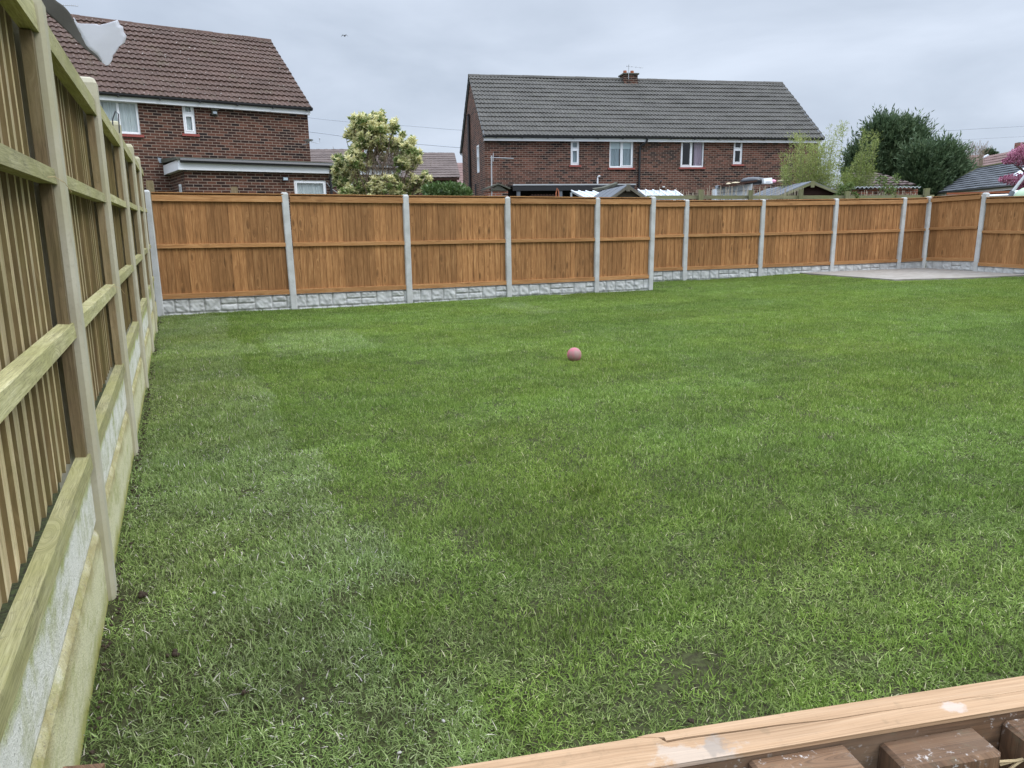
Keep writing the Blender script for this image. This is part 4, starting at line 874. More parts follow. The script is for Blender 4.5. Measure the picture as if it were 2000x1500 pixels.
# flat roofed extension
XO0, XO1, YF, ZT = -4.02, 1.9, -2.0, 2.74
mb = MB(); EO = [(-1.22, -.30, 2.02, 2.56), (0.14, .52, 0.9, 2.60)]
wall(mb, XO0, XO1, -.3, ZT, YF, EO); wall(mb, YF, 0, -.3, ZT, XO0, [(-1.55, -1.25, 1.6, 2.42)], axis='y'); wall(mb, YF, 2.0, -.3, ZT, XO1, axis='y')
ext = mb.build('extension', 'brick_dark', h1)
mb = MB(); mb.box(XO0 - .12, XO1 + .1, YF - .12, YF - .10, ZT + .0, ZT + .24); mb.box(XO0 - .14, XO0 - .12, YF - .12, 0, ZT + .0, ZT + .24); mb.box(XO0 - .12, XO1 + .1, YF - .10, YF + .0, ZT, ZT + .012); mb.box(XO0 - .12, XO0 + .0, YF, 0, ZT, ZT + .012); mb.build('fascia', 'upvc', ext)
mb = MB(); mb.hexa([(XO0 - .18, YF - .16, ZT + .242), (XO1 + .16, YF - .16, ZT + .242), (XO1 + .16, 0, ZT + .30), (XO0 - .18, 0, ZT + .30), (XO0 - .18, YF - .16, ZT + .30), (XO1 + .16, YF - .16, ZT + .30), (XO1 + .16, 0, ZT + .42), (XO0 - .18, 0, ZT + .42)]); mb.build('flat_roof', 'moss_roof', ext)
mb = MB(); mb.tube([(XO0 - .1, YF - .2, ZT + .22), (XO1 + .1, YF - .2, ZT + .2)], 0.055, 8); mb.build('gutter', 'black_plastic', ext)
mb = MB(); mb.tube([(-.19, YF - .19, ZT + .2), (-.19, YF - .10, ZT - .02), (-.19, YF - .07, ZT - .1), (-.19, YF - .07, 0)], 0.038, 8); mb.build('downpipe', 'black_plastic', ext)
mb = MB(); mb.tube([(-.30, YF - .03, 2.5), (-.2, YF - .03, 2.36), (.14, YF - .03, 2.12), (.2, YF - .03, 1.9)], 0.008, 5); mb.build('cable', 'polycarbonate', ext)
window(h1, *EO[0], YF, {'type': 'one', 'sash': (1, 1), 'drapes': [(0.05, .95, .05, .95, 'curtain_pale')]}, sill=False)
window(h1, *EO[1], YF, {'type': 'one', 'sash': (1, 1), 'drapes': [(0.05, .95, .05, .95, 'curtain_grey')]}, sill=False)
mb = MB(); mb.box(XO0 - .03, XO0 - .005, -1.52, -1.48, 1.6, 2.42); mb.box(XO0 - .03, XO0 - .005, -1.32, -1.28, 1.6, 2.42); mb.box(XO0 - .03, XO0 - .005, -1.48, -1.32, 2.36, 2.42); mb.box(XO0 - .0, XO0 + .02, -1.5, -1.3, 1.6, 2.42, mi=1); mb.build('side_window', ['upvc', 'dark_room'], ext)
mb = MB(); mb.box(-1.56, -1.40, YF - .12, YF - .09, 2.52, 2.62); mb.box(-1.54, -1.42, YF - .125, YF - .12, 2.535, 2.605, mi=1); mb.box(-1.50, -1.46, YF - .09, YF, 2.55, 2.59); mb.build('floodlight', ['black_plastic', 'curtain_grey'], ext)
# lead flashing, security box, satellite dish
mb = MB(); mb.quad([(-4.28, -.012, 3.19), (-3.96, -.012, 3.12), (-3.90, -.012, 3.04), (-4.25, -.012, 3.05)]); mb.build('lead_flashing', 'lead', h1)
mb = MB(); mb.box(-2.76, -2.62, -.10, 0.0, 4.38, 4.52); mb.box(-2.74, -2.64, -.13, -.10, 4.41, 4.47, mi=1); mb.box(-2.79, -2.59, -.14, 0, 4.52, 4.545); mb.build('wall_lamp', ['moss_roof', 'lead'], h1)
sat = MB(); 
for i in range(5):
    for k in range(16):
        def dp(r_, a): return (-.18 + r_ * .85 * math.cos(a), -.42 + r_ * math.sin(a) * .95, 3.77 - r_ * math.sin(a) * .12 + .9 * r_ * r_)
        r0, r1 = .17 * i / 5, .17 * (i + 1) / 5; a0, a1 = 6.283 * k / 16, 6.283 * (k + 1) / 16; sat.quad([dp(r0 + 1e-4, a0), dp(r1, a0), dp(r1, a1), dp(r0 + 1e-4, a1)])
sat.tube([(-.2, 0, 3.7), (-.19, -.3, 3.7), (-.18, -.42, 3.75)], .015, 6); sat.tube([(-.1, -.42, 3.76), (.1, -.42, 3.72), (.17, -.42, 3.75), (.17, -.42, 3.84)], .008, 5); sat.ball((.17, -.42, 3.86), .025, 8); sat.build('satellite_dish', 'galvanised', h1)
# roof window on the brown roof
sl_ = (7.28 - 4.74) / (3.2 + .25)
mb = MB(); P = [(-7.6, .55), (-6.32, .55), (-6.32, 1.25), (-7.6, 1.25)]; z_ = lambda y: 4.74 + (y + .25) * sl_
mb.hexa([(a, b_, z_(b_) + .02) for a, b_ in P] + [(a, b_ - .03, z_(b_) + .10) for a, b_ in P]); mb.build('roof_window', 'lead', h1)
# ---- right semi-detached pair
H2 = Vector((-0.913, 28.6, 0)); RZ2 = R(90 - 79)
OP2 = [(3.38, 3.72, 3.48, 4.40), (4.95, 5.93, 3.38, 4.40), (7.93, 8.92, 3.40, 4.42), (10.20, 10.60, 3.52, 4.43)]
h2, roof2 = gable_house('brick_house', 'pair of semi-detached brick homes with grey tiled roof and small chimney', H2, RZ2, 0.0, 14.0, 6.5, -0.5, 4.50, 7.26, 'brick_dark_far', 'tile_grey', OP2, 14, over=0.25, verge_mat='grey_felt', side_open=[(1.35, 1.85, 3.3, 4.35)], verge=0.09)
window(h2, *OP2[0], 0, {'type': 'top', 'drapes': [(0.1, .9, .03, .97, 'curtain_grey')]})
window(h2, *OP2[1], 0, {'type': 'two', 'split': .5, 'sash': (0, 1), 'drapes': [(.04, .96, .70, .97, 'blind'), (.04, .45, .03, .97, 'curtain_grey'), (.5, .96, .03, .97, 'curtain_grey')]})
window(h2, *OP2[2], 0, {'type': 'two', 'split': .47, 'sash': (1, 0), 'drapes': [(.62, .95, .03, .95, 'curtain_pink'), (.03, .1, .03, .95, 'curtain_pink')]})
window(h2, *OP2[3], 0, {'type': 'top', 'drapes': [(.15, .4, .03, .5, 'curtain_grey')]})
mb = MB()
for a, b_, c, d in ((1.35, 1.41, 3.3, 4.35), (1.79, 1.85, 3.3, 4.35)): mb.box(-.02, .05, a, b_, c, d)
mb.box(-.02, .05, 1.41, 1.79, 3.3, 3.36); mb.box(-.02, .05, 1.41, 1.79, 4.29, 4.35); mb.box(-.03, .05, 1.41, 1.79, 3.88, 3.94); mb.box(.055, .07, 1.35, 1.85, 3.3, 4.35, mi=1); mb.build('side_window', ['upvc', 'curtain_grey'], h2)
mb = MB(); mb.tube([(6.42, -.21, 4.44), (6.40, -.19, 4.34), (6.20, -.07, 4.18), (6.18, -.06, 4.0), (6.18, -.06, -.4)], 0.042, 8)
for z in (3.9, 3.3, 2.7): mb.box(6.12, 6.24, -.03, 0, z, z + .05)
mb.build('downpipe', 'black_plastic', h2)
mb = MB(); mb.tube([(-.07, 3.66, -.4), (-.07, 3.66, 5.75), (-.04, 3.66, 5.8)], 0.06, 8); mb.tube([(-.06, 1.9, 1.5), (-.06, 2.1, 2.3), (-.06, 2.2, 2.9)], .03, 6); mb.build('soil_pipe', 'black_plastic', h2)
mb = MB(); mb.tube([(4.46, -.05, 2.0), (4.46, -.05, 3.0), (4.48, -.08, 3.05), (4.55, -.1, 3.06)], 0.03, 8); mb.build('flue_pipe', 'upvc', h2)
mb = MB(); mb.box(7.18, 7.28, -.05, 0, 2.62, 2.66); mb.build('wall_vent', 'upvc', h2)
mb = MB(); mb.tube([(7.10, -.02, 2.80), (7.05, -.2, 2.86)], .035, 6); mb.build('outlet_pipe', 'black_plastic', h2)
mb = MB(); mb.box(6.55, 7.15, 2.95, 3.55, 6.9, 7.42); mb.build('chimney', 'brick_dark', roof2)
mb = MB()
for x in (6.68, 7.0): mb.tube([(x, 3.25, 7.42), (x, 3.25, 7.60)], 0.085, 10, r2=0.075)
mb.build('chimney_pots', 'orange_pot', roof2)
mb = MB(); mb.box(6.5, 7.2, 2.9, 3.6, 7.40, 7.455); mb.build('chimney_cap', 'moss_roof', roof2)
mb = MB(); mb.tube([(6.72, 2.9, 7.2), (6.72, 2.9, 7.78)], .014, 5); mb.tube([(6.6, 2.9, 7.72), (7.35, 2.9, 7.66)], .008, 5)
for k in range(4): mb.tube([(6.65 + k * .2, 2.8, 7.71 - k * .015), (6.65 + k * .2, 3.0, 7.71 - k * .015)], .006, 4)
mb.build('aerial', 'galvanised', roof2)
# verandah along the ground floor of the pair
def frame_at(P0, rz): return Matrix.Translation(P0) @ Matrix.Rotation(rz, 4, 'Z')
vr = empty('verandah', H2, RZ2, 'dark open-fronted lean-to with black posts against the grey-roofed pair', 'lean-to')
mb = MB(); mb.box(.75, 5.3, -1.9, -.01, 2.62, 2.67); mb.build('roof', 'black_plastic', vr)
mb = MB(); mb.box(.7, 5.35, -1.93, -1.9, 2.625, 2.665); mb.build('gutter', 'galvanised', vr)
mb = MB(); mb.box(.7, 5.3, -1.91, -1.84, 2.44, 2.619); mb.build('beam', 'black_plastic', vr)
for x in (.85, 2.42, 3.9): mb = MB(); mb.box(x, x + .12, -1.88, -1.78, -.4, 2.44); mb.build('post', 'grey_felt', vr)
mb = MB(); mb.box(.75, 5.3, -.06, -.02, -.4, 2.6); mb.build('back_wall', 'dark_room', vr)
mb = MB()
for i in range(11): mb.box(1.4 + i * .11, 1.46 + i * .11, -1.84, -1.81, -.4, 2.32)
mb.box(1.3, 2.4, -1.86, -1.84, 2.2, 2.27); mb.build('trellis', 'shed_brown', vr)
pc = empty('porch', H2 + Vector((0.25, -2.2, 0)), RZ2, 'small grey gabled porch with brick sides at the left end of the dark lean-to', 'porch')
mb = MB(); mb.box(-.15, .55, -.4, .6, -.4, 2.42); mb.build('wall', 'brick_red', pc)
mb = MB()
for s_ in (-1, 1): mb.hexa([(.2 , -.5, 2.62), (.2, .7, 2.62), (.2 + s_ * .42, .7, 2.46), (.2 + s_ * .42, -.5, 2.46), (.2, -.5, 2.67), (.2, .7, 2.67), (.2 + s_ * .42, .7, 2.51), (.2 + s_ * .42, -.5, 2.51)])
mb.hexa([(-.1, -.45, 2.42), (.5, -.45, 2.42), (.5, -.42, 2.42), (-.1, -.42, 2.42), (.17, -.45, 2.6), (.23, -.45, 2.6), (.23, -.42, 2.6), (.17, -.42, 2.6)]); mb.build('roof', 'moss_roof', pc)
# canopy end, dark curled felt behind small shed
mb = MB(); P = [at(1160, 369, 25), at(1180, 366, 25), at(1195, 361, 25), at(1207, 357, 25)]
for i in range(3): mb.quad([P[i], P[i + 1], P[i + 1] + Vector((0, .6, .05)), P[i] + Vector((0, .6, .05))]); mb.quad([P[i] - Vector((0, 0, .10)), P[i + 1] - Vector((0, 0, .05)), P[i + 1], P[i]])
tag(mb.build('felt_strip', 'moss_roof'), 'curled dark roofing felt strip behind the ridge of the small old shed', 'felt')
# conservatory roofs
def slab(name, pts, Y, th, mt, label, cat, group=None, bars=0):
    e_ = empty(name, (sum(p.x for p in pts) / len(pts), sum(p.y for p in pts) / len(pts), -0.3), 0, label, cat, group); b0 = e_.location
    mb = MB(); n = len(pts); a = [p - b0 for p in pts]; b_ = [p - Vector((0, 0, th)) for p in a]; mb.quad(a)
    for i in range(n): j = (i + 1) % n; mb.quad([b_[i], b_[j], a[j], a[i]])
    mb.quad(b_[::-1]); mb.build('roof', mt, e_)
    lg = MB()
    for p in a: lg.box(p.x - .03, p.x + .03, p.y - .03, p.y + .03, 0, p.z - th - .002)
    lg.build('frame', 'white_paint', e_)
    if bars:
        gb = MB()
        for k in range(bars + 1):
            t = k / bars; gb.beam(a[0].lerp(a[1], t) + Vector((0, 0, .02)), a[3].lerp(a[2], t) + Vector((0, 0, .02)), .035, .03)
        gb.build('glazing_bars', 'upvc', e_)
    return e_
slab('conservatory', [at(1141, 386, 22), at(1190, 387, 22), at(1158, 374, 24.5), at(1116, 373, 24.5)], 22, .05, 'polycarbonate', 'white glazed lean-to roof left of the small old shed', 'conservatory', 'white glazed roofs below the pair', 3)
slab('conservatory', [at(1265, 386, 22), at(1338, 386.5, 22), at(1318, 372.5, 25), at(1246, 371, 25)], 22, .05, 'polycarbonate', 'white glazed lean-to roof right of the small old shed', 'conservatory', 'white glazed roofs below the pair', 5)
# TV mast in front of the pair
tm = empty('aerial_mast', at(958, 382, 26.0) * 1.0, 0, 'thin pole with long television aerial left in front of the grey-roofed pair', 'aerial'); tm.location.z = -0.4
mz = lambda p: p - tm.location
mb = MB(); mb.tube([(0, 0, 0), mz(at(960, 304, 26))], .022, 6); mb.build('pole', 'galvanised', tm)
mb = MB(); a, b_ = mz(at(957, 307.5, 26)), mz(at(1003, 309.5, 26)); mb.tube([a, b_], .012, 5); mb.tube([mz(at(963.5, 299, 26)), mz(at(963, 315, 26))], .014, 5)
for k in range(12): p = a.lerp(b_, .2 + k * .07); mb.tube([p + Vector((0, -.14, 0)), p + Vector((0, .14, 0))], .005, 4)
mb.build('aerial', 'galvanised', tm)

# ---- farther houses
def simple_house(name, label, loc, rz, x0, x1, depth, zb, ze, zr, brick, tile, courses, windows=(), group=None):
    h = empty(name, loc, rz, label, 'house', group); mb = MB(); ym = depth / 2; wall(mb, x0, x1, zb, ze, 0, [w_[:4] for w_ in windows]); wall(mb, x0, x1, zb, ze, depth)
    for x in (x0, x1): wall(mb, 0, depth, zb, ze, x, axis='y'); mb.quad([(x, 0, ze), (x, depth, ze), (x, ym, zr - .05)], None, [(0, ze), (depth, ze), (ym, zr)])
    mb.build('wall', brick, h); rb = MB(); tile_slope(rb, x0 - .15, x1 + .15, -.3, ze - .02, ym, zr, courses, dx=.06, per=.24, amp=.006, step=.018); tile_slope(rb, x0 - .15, x1 + .15, depth + .3, ze - .02, ym, zr, courses, dx=.24, per=.5)
    r_ = rb.build('roof', tile, h); f = MB(); f.box(x0 - .1, x1 + .1, -.27, -.24, ze - .16, ze - .03); f.build('fascia', 'shed_brown', h)
    for w_ in windows: window(h, *w_, 0, {'type': 'two', 'drapes': [(.05, .95, .05, .95, 'curtain_grey')]}, sill=False)
    return h, r_
# brown-tiled house behind the shrub: ridge end near px 868,296 ; eave end px 905,345
YA = 38.0
pr = at(868, 296, YA + 3); pe = at(905, 346, YA)
ha, ra = simple_house('brick_house', 'low brown-roofed house partly hidden behind the cream flowering shrub', Vector((pe.x - .35, YA + .3, 0)), R(8), -9.5, .0, 7.0, -.3, pe.z + .03, pr.z, 'brick_dark', 'tile_far_brown', 11, [(-4.3, -2.6, 1.5, 2.75)])
pcx = at(701, 235, 43); mb = MB(); loc_ = ha.matrix_world
m_inv = (Matrix.Translation(Vector((pe.x - .35, YA + .3, 0))) @ Matrix.Rotation(R(8), 4, 'Z')).inverted(); c = m_inv @ at(701, 300, 42); zt = (m_inv @ at(701, 238, 42)).z
mb.box(c.x - .28, c.x + .28, c.y - .3, c.y + .3, 3.0, zt); mb.build('chimney', 'brick_red', ra)
p5 = at(898, 318, 52); hb, rb_ = simple_house('brick_house', 'reddish tiled house glimpsed in the gap left of the grey-roofed pair', Vector((p5.x, 50, 0)), R(4), -5.5, 6, 7, -.3, at(900, 374, 50).z, at(900, 317, 53).z, 'brick_dark', 'tile_red_far', 11)
p3 = at(640, 292, 47); hc, rc = simple_house('brick_house', 'distant brown-roofed house with dark solar panels right behind the left house', Vector((p3.x, 44, 0)), R(4), -9, 1.8, 7, -.3, at(640, 350, 44).z, at(640, 290, 47).z, 'brick_dark', 'tile_far_brown', 11)
m_inv = (Matrix.Translation(Vector((p3.x, 44, 0))) @ Matrix.Rotation(R(4), 4, 'Z')).inverted()
zr3, ze3 = at(640, 290, 47).z, at(640, 350, 44).z - .02; slp = (zr3 - ze3) / 3.8
mb = MB(); ya, yb = .55, 2.35
mb.hexa([(-1.9, ya, ze3 + (ya + .3) * slp + .05), (.85, ya, ze3 + (ya + .3) * slp + .05), (.85, yb, ze3 + (yb + .3) * slp + .05), (-1.9, yb, ze3 + (yb + .3) * slp + .05), (-1.9, ya, ze3 + (ya + .3) * slp + .13), (.85, ya, ze3 + (ya + .3) * slp + .13), (.85, yb, ze3 + (yb + .3) * slp + .13), (-1.9, yb, ze3 + (yb + .3) * slp + .13)]); mb.build('solar_panel', 'solar_dark', hc)

# ---- right: slate hipped bungalow
e1, e2 = at(1821, 376, 34), at(2000, 362.5, 25); ev = (e2 - e1); ev.z = 0; evn = ev.normalized(); rzB = math.atan2(evn.y, evn.x); zev = 2.36
bg_ = empty('bungalow', (e1.x, e1.y, 0), rzB, 'grey slate-tiled hipped bungalow with white fascia at the right edge', 'bungalow')
mI = (Matrix.Translation(Vector((e1.x, e1.y, 0))) @ Matrix.Rotation(rzB, 4, 'Z')).inverted(); Lb = 15.0
def on_line(px, py, h_):   # point on horizontal plane z=h_ under a pixel
    d = ray(px, py); t = (h_ - EYE) / d.z; return Vector((d.x * t, d.y * t, h_))
zrid = zev + 1.0; hp = Vector((1.0, 1.42, zrid))
rb = MB(); ymb = hp.y; tile_slope(rb, -.05, Lb, -.05, zev, ymb, zrid, 10, per=.17, amp=.006, step=.035, x0r=hp.x)
rb.quad([(-.05, -.05, zev), (hp.x, ymb, zrid), (-.05, 2 * ymb, zev)]); rb.quad([(-.05, 2 * ymb, zev), (hp.x, ymb, zrid), (Lb, ymb, zrid), (Lb, 2 * ymb, zev)])
rfb = rb.build('roof', 'tile_slate', bg_)
mb = MB(); mb.beam((-.05, -.05, zev + .02), (hp.x, ymb, zrid + .03), .10, .05); mb.beam((hp.x, ymb, zrid + .03), (Lb, ymb, zrid + .03), .12, .05); mb.build('ridge_tiles', 'mossy_timber', rfb)
mb = MB(); mb.box(.0, Lb, .0, .03, zev - .16, zev - .03); mb.build('fascia', 'upvc', bg_)
mb = MB(); mb.tube([(-.1, -.05, zev - .03), (Lb, -.05, zev - .03)], .05, 6); mb.build('gutter', 'black_plastic', bg_)
WB = [(4.2, 4.7, .9, zev - .25), (5.4, 5.9, .9, zev - .25), (8.0, 8.5, .9, zev - .25)]
mb = MB(); wall(mb, .4, Lb - .3, -.3, zev - .05, .4, WB); wall(mb, .4, 2 * ymb - .4, -.3, zev - .05, .4, axis='y'); mb.build('wall', 'brick_dark_far', bg_)
for w_ in WB: window(bg_, *w_, .4, {'type': 'one', 'sash': (0, 0), 'drapes': [(.05, .95, .05, .95, 'curtain_grey')]}, sill=False)
s0 = mI @ on_line(1985, 323, zev + .80); sl2 = (zrid - zev) / (ymb + .05); mb = MB(); xa = min(9.0, max(3.0, s0.x)); zr0 = lambda y: zev + (y + .05) * sl2
xa += 2.3; P = [(xa - .2, 1.02), (xa + .2, 1.02), (xa + .2, 1.16), (xa - .2, 1.16)]; mb.hexa([(a, b_, zr0(b_) + .03) for a, b_ in P] + [(a, b_ - .03, zr0(b_) + .10) for a, b_ in P]); mb.build('roof_window', 'white_paint', rfb)
mb.hexa([(xa - .5, ya - .35, zev + (ya - .3) * sl2 + .05), (xa + .9, ya - .35, zev + (ya - .3) * sl2 + .05), (xa + .9, ya + .35, zev + (ya + .4) * sl2 + .05), (xa - .5, ya + .35, zev + (ya + .4) * sl2 + .05), (xa - .5, ya - .35, zev + (ya - .3) * sl2 + .15), (xa + .9, ya - .35, zev + (ya - .3) * sl2 + .15), (xa + .9, ya + .35, zev + (ya + .4) * sl2 + .15), (xa - .5, ya + .35, zev + (ya + .4) * sl2 + .15)]); mb.build('roof_window', 'white_paint', rfb)
# red tiled terraces on the skyline
def skyline_roof(label, pxa, pya, pxb, pyb, Ya, Yb, drop, tile, group='red tiled terraces on the right skyline'):
    a, b_ = at(pxa, pya, Ya), at(pxb, pyb, Yb); d = (b_ - a); d.z = 0; L = d.length; rz = math.atan2(d.y, d.x)
    h = empty('terraced_house', (a.x, a.y, 0), rz, label, 'house', group); zr_ = (a.z + b_.z) / 2; rb = MB(); tile_slope(rb, 0, L, -3.5, zr_ - drop, 0, zr_, 11, dx=.1, per=.3, x0r=0); rb.quad([(0, 3.5, zr_ - drop), (L, 3.5, zr_ - drop), (L, 0, zr_), (0, 0, zr_)]); r_ = rb.build('roof', tile, h)
    rb.v and None
    mb = MB(); wall(mb, 0.1, L - .1, -.3, zr_ - drop, -3.2); wall(mb, 0.1, L - .1, -.3, zr_ - drop, 3.2)
    for x in (.1, L - .1): wall(mb, -3.2, 3.2, -.3, zr_ - drop, x, axis='y'); mb.quad([(x, -3.2, zr_ - drop), (x, 3.2, zr_ - drop), (x, 0, zr_ - .15)])
    mb.build('wall', 'brick_dark_far', h); return h, r_, L, zr_
t1, tr1, L1, z1 = skyline_roof('faded red-brown tiled terrace just right of the dark conifers', 1858, 303.5, 1929, 303, 52, 52, 2.3, 'tile_red_far')
t2, tr2, L2, z2 = skyline_roof('red-brown tiled terrace with chimney behind the slate bungalow at the right edge', 1929.5, 303, 2060, 281, 51.5, 43, 2.3, 'tile_red_far')
mb = MB(); mb.beam((0.0, -3.5, z2 - 2.3 + .06), (0.0, 0, z2 + .06), .28, .10); mb.build('verge', 'white_paint', tr2)
mb = MB(); mb.box(L2 * .50, L2 * .50 + .45, -.25, .25, z2 - .3, z2 + .42); mb.build('chimney', 'brick_red', tr2)
# small tiled roof + corrugated brick shed
rq = empty('outbuilding', at(1705, 365, 27) * 1.0, R(6), 'small outbuilding with red-brown tiled roof in front of the tall conifer', 'outbuilding'); rq.location.z = -.3; b0 = rq.location
zr_, ze_ = at(1700, 337, 27).z + .3, at(1700, 363, 26).z + .3
rb = MB(); tile_slope(rb, -.9, .95, -1.0, ze_, .4, zr_, 6, dx=.08, per=.3, x0r=-.7, x1r=.35); rb.build('roof', 'tile_dark_far', rq)
mb = MB(); mb.box(-1.0, .9, -.9, 1.6, 0, ze_ - .02); mb.build('wall', 'brick_red', rq)
cs = empty('brick_shed', (0, 0, 0), 0, 'low red brick shed with a corrugated roof edge in front of the conifers', 'shed'); a = at(1660, 366, 23); b_ = at(1796, 363, 23.5); cs.location = (a.x, a.y, -.3); d = b_ - a; L = math.hypot(d.x, d.y); cs.rotation_euler.z = math.atan2(d.y, d.x); zt = a.z + .3
mb = MB(); mb.box(0, L, .05, 1.8, 0, zt - .05); mb.build('wall', 'brick_red', cs)
mb = MB(); n = int(L / .02)
for i in range(n):
    xa, xb = (i) * L / n - .05, (i + 1) * L / n - .05; za, zb_ = zt + .022 * math.sin(xa / .075 * 3.1416 * 2 / 2), zt + .022 * math.sin(xb / .075 * 3.1416 * 2 / 2)
    mb.quad([(xa, -.12, za), (xb, -.12, zb_), (xb, 2.0, zb_ + .12), (xa, 2.0, za + .12)]); mb.quad([(xa, -.12, za - .018), (xb, -.12, zb_ - .018), (xb, -.12, zb_), (xa, -.12, za)], mi=1)
mb.build('corrugated_roof', ['moss_roof', 'polycarbonate'], cs)
# ---- sheds
def shed(name, label, A, Bk, half_w, drop, zf, wallm, roofm, vergem, right=1.0):
    """ridge from A (front) to Bk (back), symmetric pitched"""
    d = Bk - A; d.z = 0; L = d.length; rz = math.atan2(d.y, d.x) - math.pi / 2
    o = empty(name, (A.x, A.y, -.3), rz, label, 'shed'); zr_ = A.z + .3; ze_ = zr_ - drop; mb = MB()
    hw = half_w - .08
    for x in (-hw, hw): wall(mb, .1, L - .1, 0, ze_ , x, axis='y')
    # horizontal overlap cladding on the gable
    z = 0.0
    while z < zr_ - .12:
        z2_ = min(z + .125, zr_ - .10); w0 = hw if z < ze_ else hw * max(0, (zr_ - z - .05) / drop); w1 = hw if z2_ < ze_ else hw * max(0, (zr_ - z2_ - .05) / drop)
        mb.quad([(-w0, .08, z), (w0, .08, z), (w1, .10, z2_), (-w1, .10, z2_)], rnd.random(), [(z, -w0), (z, w0), (z2_, w1), (z2_, -w1)]); mb.quad([(-w1, .08, z2_), (w1, .08, z2_), (w1, .10, z2_), (-w1, .10, z2_)]); z += .125
    mb.quad([(-hw, L - .1, 0), (hw, L - .1, 0), (hw, L - .1, ze_), (0, L - .1, zr_ - .05), (-hw, L - .1, ze_)])
    mb.build('wall', wallm, o); rb = MB(); t = .03
    for s_ in (-1, 1):
        P = [(0, -.05, zr_), (0, L, zr_), (s_ * half_w, L, ze_), (s_ * half_w, -.05, ze_)]; rb.hexa([(x, y, z - t) for x, y, z in P] + P)
        for k in range(1, int(L / .9) + 1): rb.hexa([(0, k * .9, zr_ + .001), (0, k * .9 + .05, zr_ + .001), (s_ * half_w, k * .9 + .05, ze_ + .001), (s_ * half_w, k * .9, ze_ + .001), (0, k * .9, zr_ + .008), (0, k * .9 + .05, zr_ + .008), (s_ * half_w, k * .9 + .05, ze_ + .008), (s_ * half_w, k * .9, ze_ + .008)])
    rb.build('roof', roofm, o)
    vb = MB()
    for s_ in (-1, 1): vb.beam((0, -.07, zr_ - .055), (s_ * half_w, -.07, ze_ - .055), .025, .065)
    vb.box(-.05, .05, -.09, -.08, zr_ - .17, zr_ - .0); vb.build('barge_board', vergem, o)
    return o
shed('garden_shed', 'small weathered shed with steep grey felt gable below the central downpipe', at(1226, 360.5, 19), at(1176, 367, 22.5), .62, .42, 0, 'grey_timber', 'grey_felt', 'grey_timber')
shed('summerhouse', 'wide dark brown shed with pale-edged grey felt roof at the foot of the bamboo', at(1586, 353.5, 20.0), at(1500, 360.5, 24.5), 1.28, .52, 0, 'shed_brown', 'grey_felt', 'mossy_timber')
# white lean-to store with things on its roof
P = [at(1401, 383, 20.5), at(1401, 368.5, 20.5), at(1470, 358.5, 20.5), at(1466, 383, 20.5)]
mb = MB(); th = Vector((0, .5, 0)); a = [P[0] - Vector((0, 0, 1.8)), P[1], P[2], P[3] - Vector((0, 0, 1.8))]; b_ = [p + th for p in a]
mb.quad(a)
for i in range(4): j = (i + 1) % 4; mb.quad([a[i], b_[i], b_[j], a[j]])
mb.quad(b_[::-1]); st_ = mb.build('lean_to_store', 'white_paint'); tag(st_, 'white painted sloping store side left of the wide brown shed', 'store')
mb = MB(); mb.beam(P[1] + Vector((0, -.02, .05)), P[2] + Vector((0, -.02, .05)), .7, .05); mb.build('roof_edge', 'shed_brown', st_)
mb = MB(); mb.beam(P[0] + Vector((0, -.02, .08)), at(1463, 371, 20.5) + Vector((0, -.02, 0)), .02, .02); mb.build('seam', 'galvanised', st_)
def lump(name, label, cat, px, py, w_, h_, Y, mt, jit=.12, sc=(1, .8, 1)):
    p = at(px, py, Y); mb = MB(); mb.ball((0, 0, 0), 1.0, 12, (w_ / F_PX * Y, w_ / F_PX * Y * .7, h_ / F_PX * Y), jit=jit); tag(mb.build(name, mt, loc=p, smooth=True), label, cat)
lump('tarpaulin', 'crumpled black plastic bag heaped on the store roof beside the white bag', 'bag', 1470, 353.5, 24, 7.5, 20.8, 'black_bag', .16)
lump('rubbish_bag', 'black shiny rubbish bag right against the white bag on the store roof', 'bag', 1484, 353, 12, 6, 20.7, 'black_bag', .16)
lump('cloth_bundle', 'small cream bundle on the store roof left of the black heap', 'bundle', 1423, 360, 5, 3.2, 20.7, 'cream_cloth')
lump('cloth_roll', 'long cream roll lying on the store roof', 'roll', 1437, 357.5, 9, 2, 20.8, 'cream_cloth', .05)
lump('pink_bag', 'pink plastic bag beside the white bag on the store roof', 'bag', 1510, 354, 6, 3.2, 20.7, 'pink_plastic')
lump('pale_sheet', 'pale folded sheet behind the ridge of the wide brown shed', 'sheet', 1530, 353.5, 12, 2.2, 22.5, 'cream_cloth', .05)
p = at(1498, 353, 20.5); mb = MB(); hw, hh = 8.5 / F_PX * 20.5, 5.2 / F_PX * 20.5
mb.hexa([(-hw * .8, -.1, -hh), (hw, -.1, -hh), (hw, .15, -hh), (-hw * .8, .15, -hh), (-hw, -.08, hh * .8), (hw * .85, -.08, hh), (hw * .85, .15, hh), (-hw, .15, hh * .9)]); mb.box(-hw * .5, hw * .6, -.115, -.10, -hh * .4, -hh * .2)
tag(mb.build('white_bag', 'upvc', loc=p), 'bulging white plastic bag on the store roof', 'bag')
p = at(1405, 364.5, 20.5); mb = MB(); mb.box(-.08, .14, -.1, .1, -.05, .03); tag(mb.build('grey_tub', 'lead', loc=p), 'small blue-grey tub on the left corner of the store roof', 'tub')
